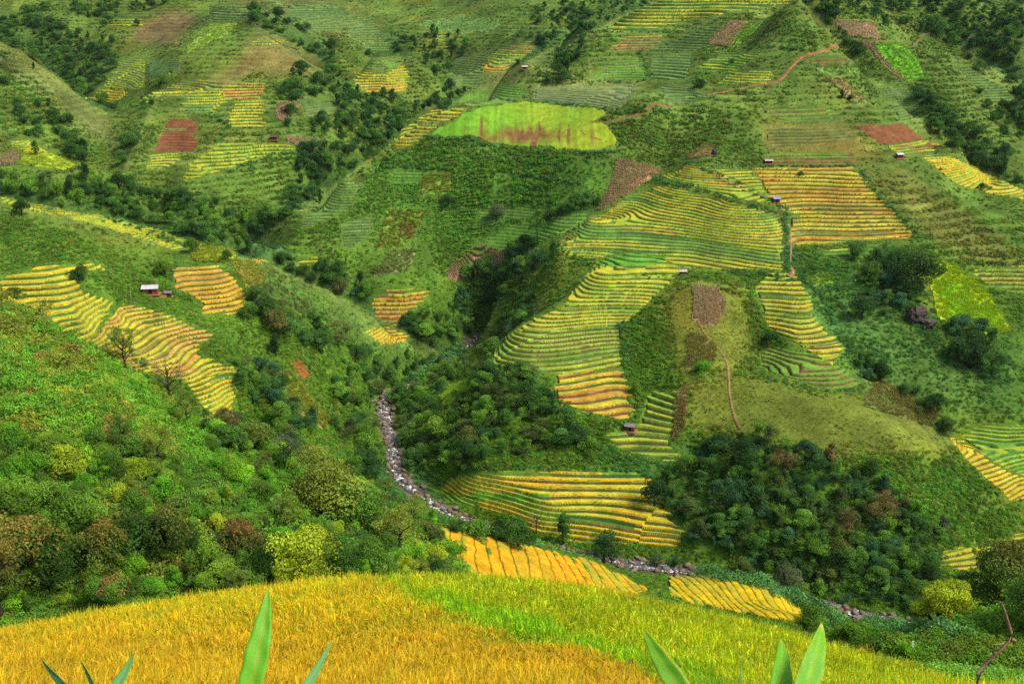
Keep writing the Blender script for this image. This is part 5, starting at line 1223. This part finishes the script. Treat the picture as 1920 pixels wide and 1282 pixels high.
# dry maize standing in the pinkish plots
cpx, cpy = [], []
for poly, c1, c2, mode, lab in FLAT:
    if c1 == CORN or mode == 'corn':
        xs = [p[0] for p in poly]; ys = [p[1] for p in poly]; n = int((max(xs)-min(xs))*(max(ys)-min(ys))*.42)
        qx = min(xs)+rng.random(n)*(max(xs)-min(xs)); qy = min(ys)+rng.random(n)*(max(ys)-min(ys)); k = inside(poly, qx+9*(rng.random(n)-.5), qy+5*(rng.random(n)-.5)); cpx += list(qx[k]); cpy += list(qy[k])
cpx, cpy = np.clip(cpx, 1, 1918), np.array(cpy); X_, Y_, Z_ = vground(cpx, cpy)
hh = 2.6+1.4*rng.random(len(X_))
instancer('dry_corn', 'dry pinkish brown maize stalks standing in the harvested plots', TFT[4:], np.stack([X_, Y_, Z_+.2], 1), np.stack([hh*.55, hh*.55, hh], 1), rng.integers(0, 4, len(X_)), np.array([.52,.37,.24])*(.6+.8*rng.random((len(X_), 1)))+np.array([0,.03,0])*rng.random((len(X_), 1)))
# tall grass on the bright plots
cpx, cpy, ct = [], [], []
for poly, c1, c2, mode, lab in FLAT[1:]:
    if c1 != CORN and mode != 'corn':
        xs = [p[0] for p in poly]; ys = [p[1] for p in poly]; n = int((max(xs)-min(xs))*(max(ys)-min(ys))*.16)
        qx = min(xs)+rng.random(n)*(max(xs)-min(xs)); qy = min(ys)+rng.random(n)*(max(ys)-min(ys)); k = inside(poly, qx+7*(rng.random(n)-.5), qy+4*(rng.random(n)-.5)); cpx += list(qx[k]); cpy += list(qy[k])
        u = rng.random((k.sum(), 1)); ct += list((np.array(c1)*u+np.array(c2)*(1-u))*1.25)
cpx, cpy = np.clip(cpx, 1, 1918), np.array(cpy); X_, Y_, Z_ = vground(cpx, cpy); hh = 1.5+1.2*rng.random(len(X_))
instancer('tall_grass', 'tufts of tall bright grass on the small unterraced plots', TFT[4:], np.stack([X_, Y_, Z_+.25], 1), np.stack([hh*2, hh*2, hh], 1), rng.integers(0, 4, len(X_)), np.array(ct))
# weeds: a bluish fern line through the rice and along its far edge
def along(pp, n, jx, jy):
    L = catmull(pp, 10); i = rng.integers(0, len(L), n); return L[i, 0]+jx*rng.standard_normal(n), L[i, 1]+jy*rng.standard_normal(n)
WX, WY, WS, WT = [], [], [], []
for pp, n, jx, jy, s, t in (
    ([(0,1203),(90,1185),(190,1172),(300,1172)], 70, 12, 5, .17, (.14,.26,.09)), ([(300,1172),(450,1178),(600,1195),(720,1205)], 46, 22, 8, .14, (.16,.28,.10)),
    ([(700,1200),(830,1215),(950,1240)], 26, 25, 10, .13, (.15,.28,.08)), ([(0,1275),(60,1262)], 16, 12, 6, .16, (.12,.26,.07)),
    ([(60,1148),(220,1124),(420,1104),(600,1096)], 120, 10, 3, .22, (.10,.22,.06)), ([(880,1094),(1050,1106),(1250,1134),(1450,1170)], 330, 14, 5, .25, (.16,.33,.07)),
    ([(1450,1172),(1600,1204),(1750,1244),(1860,1278)], 420, 18, 8, .26, (.14,.31,.04)), ([(1700,1262),(1800,1278),(1900,1282)], 200, 40, 12, .26, (.14,.30,.03))):
    x_, y_ = along(pp, n, jx, jy); WX += list(x_); WY += list(y_); WS += list(s*(.6+.8*rng.random(n))); WT += [np.array(t)*(.8+.5*rng.random()) for _ in range(n)]
WX, WY, WS, WT = map(np.array, (WX, WY, WS, WT))
ok = (WX > -30) & (WX < 1950) & (WY < 1290); WX, WY, WS, WT = WX[ok], WY[ok], WS[ok], WT[ok]
dw = np.minimum(at_px(DEPTH, np.clip(WX, 0, 1919), np.clip(WY+6, 0, 1281)), math.log(34))
ae = a_of(WX, e_of(WY)); Yw = np.exp(dw); zz = base_e(ae, dw)*Yw
instancer('weeds', 'bluish green ferns and weeds along and through the near rice', PR, np.stack([ae*Yw, Yw, zz+.18*(WS < .2)], 1), WS, rng.integers(0, 9, len(WX)), WT*1.3)
# ------------------------------------------------------------------ maize leaves right in front of the camera
def blade_mat(name, c1, c2, edge):
    m, nt, b = new_mat(name, .45); b.inputs['Specular IOR Level'].default_value = .4
    f = attr(nt, 'tip', out='Fac')
    nz = noise(nt, 9, 3, .6)
    wv = nt.nodes.new('ShaderNodeTexWave'); wv.bands_direction = 'X'; wv.inputs['Scale'].default_value = 60; wv.inputs['Distortion'].default_value = .4
    ua = nt.nodes.new('ShaderNodeAttribute'); ua.attribute_name = 'uvw'; nt.links.new(ua.outputs['Vector'], wv.inputs['Vector'])
    wv.inputs['Scale'].default_value = 7
    c = mix(nt, 'MIX', ramp(nt, wv.outputs['Fac'], [(0, 0), (1, .5)]), c1, c2)
    c = mix(nt, 'MIX', ramp(nt, nz, [(.45, 0), (.75, .35)]), c, c2)
    c = mix(nt, 'MIX', f, c, edge)
    nt.links.new(c, b.inputs['Base Color'])
    t = nt.nodes.new('ShaderNodeBsdfTranslucent'); nt.links.new(c, t.inputs['Color']); ms = nt.nodes.new('ShaderNodeMixShader'); ms.inputs[0].default_value = .4
    nt.links.new(b.outputs[0], ms.inputs[1]); nt.links.new(t.outputs[0], ms.inputs[2]); nt.links.new(ms.outputs[0], nt.nodes['Material Output'].inputs[0])
    bump(nt, b, wv.outputs['Fac'], .25, .002)
    return m
M_BL = blade_mat('maize_leaf', (.17, .55, .012), (.30, .68, .04), (.66, .62, .06)); M_BB = blade_mat('maize_leaf_bluish', (.13, .42, .11), (.20, .50, .16), (.5, .5, .15))
M_BD = plain('dry_brown_leaf', (.35, .2, .1), (.2, .1, .05), 30)
M_STALK = plain('maize_stalk', (.16, .32, .06), (.2, .3, .08), 20)
def world_pt(px, py, Y):
    e = float(e_of(py)); return np.array([float(a_of(px, e))*Y, Y, e*Y])
def blade(parent, org, p_tip, p_mid, p_base, wpx, Y, mat, tear=0, tipcol=.0, label=None, edge=.0):
    T, M, B = world_pt(*p_tip, Y+.10), world_pt(*p_mid, Y+.03), world_pt(*p_base, Y-.04)
    n = 30; co = []; F = []; tp = []; uv = []
    wm = wpx*Y*.5/F_PX*1.05
    for i in range(n+1):
        t = i/n; c = B*(1-t)**2+2*M*t*(1-t)+T*t*t; d = 2*(M-B)*(1-t)+2*(T-M)*t; d /= np.linalg.norm(d)
        s = np.cross(d, (0, -1, .3)); s /= np.linalg.norm(s); nn = np.cross(s, d)
        w = wm*min(1, (1-t)**.82*1.5)*(1-.12*(1-t)**2)
        for j in range(7):
            u = (j-3)/3; tr = 1.0
            if tear and j == 6: tr = .93+.04*math.sin(i*.9)+.035*math.sin(i*2.3)
            co.append(c+s*w*u*tr+nn*w*(.22*abs(u)+.05*math.sin(i*.9+u*3))-org)
            tp.append((.3 if j == 3 else 0)+min(1, max(0, (t-.84)*7)*tipcol+(max(0, abs(u)-.62)*2.6)**1.5*edge*(.5+.8*hash1(i, 3)))); uv.append((u, t*6, 0))
        if i: F += [(7*(i-1)+j, 7*(i-1)+j+1, 7*i+j+1, 7*i+j) for j in range(6)]
    me = mesh_from('leaf', co, np.array(F), [mat]); set_float(me, 'tip', tp)
    a = me.attributes.new('uvw', 'FLOAT_VECTOR', 'POINT'); a.data.foreach_set('vector', np.array(uv, np.float32).ravel())
    o = link('leaf', me, parent)
    md = o.modifiers.new('thick', 'SOLIDIFY'); md.thickness = .0006
    if label: o['label'] = label
    return o
def maize(px, Y, label, leaves):
    g = world_pt(px, 1400, Y); gz = ground_z(g[0], Y); org = np.array([g[0], Y, gz])
    r = link('maize_plant', None, None, tuple(org)); tag(r, label, 'maize')
    top = world_pt(px, 1330, Y)
    b = MB(); b.tube([(0, 0, -.05), (.01, 0, (top[2]-gz)*.5), (0, 0, top[2]-gz)], [.013, .011, .007], 8)
    link('stalk', b.mesh('stalk', [M_STALK], True), r)
    for lf in leaves: blade(r, org, *lf)
maize(480, 1.45, 'maize plant with one broad bright green torn leaf, left of centre at the bottom', [((503,1098),(497,1185),(458,1330),56,1.45,M_BL,1,.6), ((622,1198),(600,1255),(540,1330),20,1.47,M_BB,0,.3)])
maize(170, 1.6, 'maize plant with three thin bluish leaves at the bottom left', [((78,1236),(100,1268),(180,1345),20,1.6,M_BB), ((150,1238),(168,1262),(190,1330),13,1.62,M_BB), ((253,1220),(235,1262),(190,1330),24,1.58,M_BB,0,.2)])
maize(1290, 1.5, 'maize plant with a yellow edged leaf pointing up left', [((1206,1177),(1232,1232),(1318,1350),50,1.5,M_BL,0,.6,None,.9)])
maize(1470, 1.4, 'maize plant with two broad upright leaves, one with yellow brown tip', [((1464,1196),(1472,1240),(1455,1340),50,1.4,M_BL,0,.5), ((1541,1166),(1538,1215),(1490,1340),58,1.38,M_BL,0,1.4,'broad leaf with yellow brown tip',.5), ((1387,1238),(1391,1262),(1385,1300),11,1.42,M_BB)])
# dry twisted vine in the lower right corner
g = world_pt(1840, 1260, 7.5); vb = MB(); q = [(1830,1300),(1835,1262),(1850,1240),(1872,1222),(1893,1200),(1896,1185),(1890,1165),(1884,1145),(1878,1128)]
vb.tube([world_pt(x, y, 7.5)-g for x, y in q], [.02,.018,.015,.014,.013,.013,.011,.009,.004], 6)
vb.tube([world_pt(x, y, 7.5)-g for x, y in [(1872,1222),(1862,1224),(1866,1208),(1882,1206),(1888,1214)]], [.011,.01,.009,.008,.003], 5)
vb.tube([world_pt(x, y, 7.5)-g for x, y in [(1896,1198),(1905,1200)]], [.02,.012], 5)
M_VINE = plain('dry_vine_bark', (.30, .2, .12), (.18, .11, .06), 30)
o = link('dry_vine', vb.mesh('dry_vine', [M_VINE], True), None, tuple(g)); tag(o, 'twisted dry brown vine stem in front of the big dark tree', 'vine')
# small white flower head on a stem
fp = world_pt(1711, 1207, 17.5); fg = ground_z(fp[0], 17.5); fb = link('wild_flower', None, None, (fp[0], 17.5, fg)); tag(fb, 'white flower spike among the weeds at lower right', 'flower')
b = MB(); b.tube([(0, 0, 0), (.01, 0, fp[2]-fg)], [.006, .004], 5); link('stem', b.mesh('stem', [M_STALK]), fb)
M_WHITE = plain('white_petals', (.8, .8, .78), (.7, .7, .66), 20)
b = MB()
for i in range(14): b.box((.015*math.cos(i*2.4), .015*math.sin(i*2.4), fp[2]-fg-.05+.009*i), (.018, .012, .008), i*2.4, tilt=.5)
link('bloom', b.mesh('bloom', [M_WHITE]), fb)
# ------------------------------------------------------------------ the stream
mw, nt, bs_ = new_mat('stream_water', .12); bs_.inputs['Specular IOR Level'].default_value = .5
fo = ramp(nt, noise(nt, .55, 6, .75), [(.52, 0.0), (.58, 1.0)])
nt.links.new(mix(nt, 'MIX', fo, (.10, .095, .085), (.85, .87, .88)), bs_.inputs['Base Color'])
nt.links.new(ramp(nt, fo, [(0, .08), (1, .8)]), bs_.inputs['Roughness']); bump(nt, bs_, noise(nt, 1.6, 5, .7), .8, .25)
L = RIVC; T = np.gradient(L[:, :2], axis=0); T /= np.linalg.norm(T, axis=1)[:, None]; Nn = np.stack([-T[:, 1], T[:, 0]], 1)
co = []
for i in range(len(L)):
    hw = 1.7+.5*math.sin(i*.6)+.35*math.sin(i*1.7)
    for u in np.linspace(-1, 1, 9): co.append((*(L[i, :2]+Nn[i]*hw*u), L[i, 2]-.35+.06*math.sin(i*1.3+u*5)))
o = link('water', mesh_from('water', co, grid_faces(len(L), 9), [mw])); tag(o, kind='structure')
M_ROCK = plain('river_rock', (.25, .205, .155), (.12, .095, .07), 1.2, .9, .6, .15); M_ROCK2 = plain('brown_river_rock', (.21, .145, .095), (.12, .085, .06), 1.4, .9, .6, .15)
M_CLIFF = plain('dark_cliff_rock', (.13, .10, .085), (.06, .05, .04), .7, .95, 1, .5)
def rock(name, seed, mat, n=14, m=9, rg=0):
    r = np.random.default_rng(seed); co = []; F = []
    for i in range(m+1):
        th = math.pi*i/m
        for j in range(n):
            ph = 2*math.pi*j/n; d = np.array([math.sin(th)*math.cos(ph), math.sin(th)*math.sin(ph), math.cos(th)])
            k = 1+.35*float(fbm(np.array([d[0]*1.3+seed]), np.array([d[1]*1.3+d[2]*1.7]), 2, seed)[0])
            k += rg*float(fbm(np.array([d[0]*4+seed+d[2]*2]), np.array([d[1]*4+d[2]*5]), 3, seed)[0])
            d = np.sign(d)*np.abs(d)**.75; co.append(d*k*np.array([1, .8, .6])*.5)
    for i in range(m):
        for j in range(n): F.append((i*n+j, (i+1)*n+j, (i+1)*n+(j+1) % n, i*n+(j+1) % n))
    return mesh_from(name, co, np.array(F), [mat], True)
ROCKS = [rock('boulder', 5+i, M_ROCK if i % 2 else M_ROCK2) for i in range(6)]
cnt = 0; small = []; r2 = np.random.default_rng(77); cands = []
for q in range(2600):
    i = r2.random()*(len(L)-1); k = int(i); f = i-k; c = L[k]*(1-f)+L[min(k+1, len(L)-1)]*f
    off = r2.normal(0, 1.9); s = .35+1.9*r2.random()**3.4
    if abs(off) > 3.9 or (abs(off) < 1.3 and s < .5): continue
    x, y = c[:2]+Nn[k]*off; z = max(ground_z(x, y), c[2]-.45)
    a_, e_ = x/y, z/y; ppx, ppy = to_px(a_, e_)
    if not (0 < ppx < 1919 and 0 < ppy < 1281): continue
    if math.exp(float(at_px(DEPTH, ppx, ppy-3))) < y*.96: continue
    cands.append((s/y, x, y, z, s))
cands.sort(reverse=True)
placed = []
for sy, x, y, z, s in cands:
    if any((x-a)**2+(y-b)**2 < ((s+t)*.40)**2 for a, b, t in placed): continue
    placed.append((x, y, s))
    if cnt < 200:
        o = link('boulder', ROCKS[cnt % 6], None, (x, y, z+s*.12), (r2.random()*.4, r2.random()*.4, r2.random()*6.28), (s, s, s*(.8+.4*r2.random())))
        low = y < 262; mid = y < 318
        gp = 'boulders in the lower stream' if low else ('boulders at the stream bend' if mid else 'boulders in the upper stream')
        tag(o, 'rounded brown grey boulder in the stream bed '+('below the yellow paddies' if low else ('at the bend beside the paddies' if mid else 'upstream among the trees')), 'boulder', gp); cnt += 1
    else: small.append((x, y, z, s))
if small:
    a = np.array(small); instancer('river_stones', 'small stones and cobbles along the stream', ROCKS, a[:, :3]+[0, 0, .03], np.stack([a[:, 3], a[:, 3], a[:, 3]], 1)*.95, np.arange(len(a)) % 6, np.ones((len(a), 3)))
# rocks on the slopes
for px, py, s, lab, mt in ((1340,290,(2.2,2.0,5.6),'dark upright rock standing beside the dry corn patch',1),(1718,600,(7,5,9),'dark cliff outcrop under the big tree in the bowl',1),(1740,612,(5,4,5),'lower dark outcrop right of the cliff in the bowl',1),(1566,1146,(4.2,3.5,4),'grey banded rock by the stream at lower right',0),(1608,1163,(3,2.4,2.2),'low brown rock right of the grey banded one',0),(205,790,(1.6,1.2,.6),'small flat stone on the bare brown patch of the near hill',0)):
    x, y, z = ground(px, py); o = link('rock', rock('rock', int(px), M_CLIFF if mt else M_ROCK, 40, 26, .55), None, (x, y, z+s[2]*.15), (0, 0, .5), s); tag(o, lab, 'rock')
# ------------------------------------------------------------------ huts
M_PLANK = plain('weathered_planks', (.16, .115, .08), (.09, .065, .05), 3, .9, .6, .03)
M_RED = plain('reddish_planks', (.30, .10, .06), (.18, .07, .05), 3, .9)
M_DOOR = plain('dark_opening', (.03, .025, .02), (.02, .018, .015), 3)
M_EARTH = plain('trodden_red_earth', (.36, .13, .07), (.26, .10, .05), 1.5, .95, .6, .1)
def roofm(name, c1, c2): 
    return plain(name, c1, c2, 1.6, .6, .4, .03)
RM = {'pale': roofm('pale_sheet_roof', (.62, .62, .60), (.42, .40, .38)), 'grey': roofm('grey_weathered_roof', (.26, .22, .20), (.15, .125, .11)), 'pink': roofm('pinkish_sheet_roof', (.55, .45, .43), (.36, .28, .26)),
      'blue': roofm('blue_violet_tarp_roof', (.22, .23, .48), (.35, .36, .55)), 'dark': roofm('dark_thatch_roof', (.12, .09, .075), (.07, .055, .045))}
def hut(px, py, Lm, Dm, Hm, roof, label, rz=0.0, wallm=None, open_front=False, yard=False):
    x, y, z = ground(px, py); r = link('hut', None, None, (x, y, z+.25), (0, 0, rz)); tag(r, label, 'hut')
    wm = wallm or M_PLANK
    b = MB(); t = .07
    b.box((0, Dm/2-t, Hm/2-.2), (Lm, t, Hm+.4)); b.box((-Lm/2+t, 0, Hm/2-.2), (t, Dm-3*t, Hm+.4)); b.box((Lm/2-t, 0, Hm/2-.2), (t, Dm-3*t, Hm+.4))
    if not open_front:
        b.box((-Lm*.30, -Dm/2+t, Hm/2-.2), (Lm*.38, t, Hm+.4)); b.box((Lm*.31, -Dm/2+t, Hm/2-.2), (Lm*.36, t, Hm+.4)); b.box((.0, -Dm/2+t, Hm*.90), (Lm*.24, t*.8, Hm*.18))
    link('wall', b.mesh('wall', [wm]), r)
    b = MB(); b.box((.0, -Dm/2+t+.09, Hm*.36), (Lm*.22, .04, Hm*.9)); link('door', b.mesh('door', [M_DOOR]), r)
    # gable roof: two slabs and ridge cap
    ang = math.radians(24); half = Dm/2+.45; ln = half/math.cos(ang)
    b = MB()
    for s in (-1, 1): b.box((0, s*half/2, Hm+.05+half*math.tan(ang)/2), (Lm+.7, ln, .06), 0, 0, (1, 1), -s*ang)
    b.box((0, 0, Hm+.09+half*math.tan(ang)), (Lm+.74, .22, .05))
    link('roof', b.mesh('roof', [RM[roof]]), r)
    for sx in (-1, 1):
        for sy in (-1, 1):
            b = MB(); b.tube([(sx*(Lm/2+.12), sy*(Dm/2+.1), -.9), (sx*(Lm/2+.12), sy*(Dm/2+.1), Hm+.05)], [.06, .05], 6); link('post', b.mesh('post', [M_PLANK]), r)
    b = MB(); b.box((0, 0, -.25), (Lm+1.2, Dm+1.2, .3), 0, 0, (.85, .85)); link('earth_platform', b.mesh('earth_platform', [M_EARTH]), r)
hut(283,551, 4.4,2.8,1.6,'pale','farmhouse with long pale metal roof and reddish wall on the left spur', .15, M_RED)
hut(316,556, 1.7,1.3,1.1,'grey','tiny shed right of the pale roofed farmhouse', .1)
hut(1182,806, 2.6,2.2,1.3,'grey','little plank hut with grey brown roof below the golden red terraces', -.35)
hut(1280,516, 2.2,1.8,1.3,'pink','small hut with pinkish roof under the great terrace block', 0, None, True)
hut(1455,381, 2.2,2.0,1.3,'blue','small hut with blue violet roof beside the footpath', .1)
hut(1441,307, 2.8,1.6,.9,'pink','low shelter with flat pinkish roof above the brown terraces', 0, None, True)
hut(1686,296, 2.4,2.0,1.3,'pale','small hut with pale roof under the bare red earth terraces', .2)
hut(515,263, 3.0,2.4,1.2,'dark','dark roofed hut above the fan of terraces on the far left hill', -.15)
hut(984,131, 2.2,1.6,.9,'pale','tiny pale roofed hut far up the main ridge', 0)
# red earth yard beside the farmhouse
x, y, z = ground(301, 556); b = MB(); b.box((0, 0, 0), (3.6, 3.4, .5), .3, 0, (.8, .8)); o = link('yard', b.mesh('yard', [M_EARTH]), None, (x, y, z+.12)); tag(o, 'bare red earth yard between farmhouse and shed', None, None, 'structure')
# scarecrow
x, y, z = ground(847, 1033); r = link('scarecrow', None, None, (x, y, z+.3), (0, 0, .3)); tag(r, 'thin cross shaped scarecrow in the golden rice field', 'scarecrow')
b = MB(); b.tube([(0, 0, -.3), (0, 0, 1.7)], [.05, .035], 6).tube([(-.75, 0, 1.15), (.75, 0, 1.4)], [.035, .03], 6); link('frame', b.mesh('frame', [M_PLANK]), r)
b = MB(); b.box((0, 0, 1.05), (.5, .16, .6), 0, 0, (1.2, 1)).box((-.42, 0, 1.22), (.42, .12, .2)).box((.42, 0, 1.33), (.42, .12, .2)); link('ragged_shirt', b.mesh('ragged_shirt', [plain('ragged_dark_cloth', (.14, .10, .08), (.08, .06, .05), 8)]), r)
b = MB(); b.tube([(0, 0, 1.62), (0, 0, 1.78), (0, 0, 1.9)], [.1, .13, .05], 8); link('head', b.mesh('head', [M_DOOR]), r)
# thin poles standing in the terraces
M_POLE = plain('bleached_pole', (.45, .4, .33), (.3, .26, .2), 5)
for px, py, h, lab in ((1178,468,15,'thin bleached pole standing in the great terrace block'),(246,565,22,'thin pole left of the farmhouse'),(1755,155,26,'tall thin pale pole on the right ridge'),(1883,432,36,'bare pale pole at the right edge of the olive slope')):
    x, y, z = ground(px, py); b = MB(); b.tube([(0, 0, -.3), (.05, 0, h*y/F_PX)], [.09, .05], 6); o = link('pole', b.mesh('pole', [M_POLE]), None, (x, y, z)); tag(o, lab, 'pole')
# ------------------------------------------------------------------ the moist air between here and the far slopes
zs = [v for o_ in bpy.data.objects if o_.name.startswith('hillside') for v in (min(c[2] for c in o_.bound_box), max(c[2] for c in o_.bound_box))]
z0, z1 = min(zs)-1, max(max(zs), 2)+12
mh = bpy.data.materials.new('moist_air'); mh.use_nodes = True; nt = mh.node_tree; nt.nodes.remove(nt.nodes['Principled BSDF'])
pv = nt.nodes.new('ShaderNodeVolumePrincipled'); pv.inputs['Color'].default_value = (.86, .92, 1, 1); pv.inputs['Density'].default_value = .00002; pv.inputs['Anisotropy'].default_value = .2
nt.links.new(pv.outputs[0], nt.nodes['Material Output'].inputs['Volume'])
b = MB(); b.box((0, 830, (z0+z1)/2), (3000, 1760, z1-z0)); o = link('haze', b.mesh('haze', [mh])); tag(o, 'thin pale haze in the valley air', None, None, 'stuff')
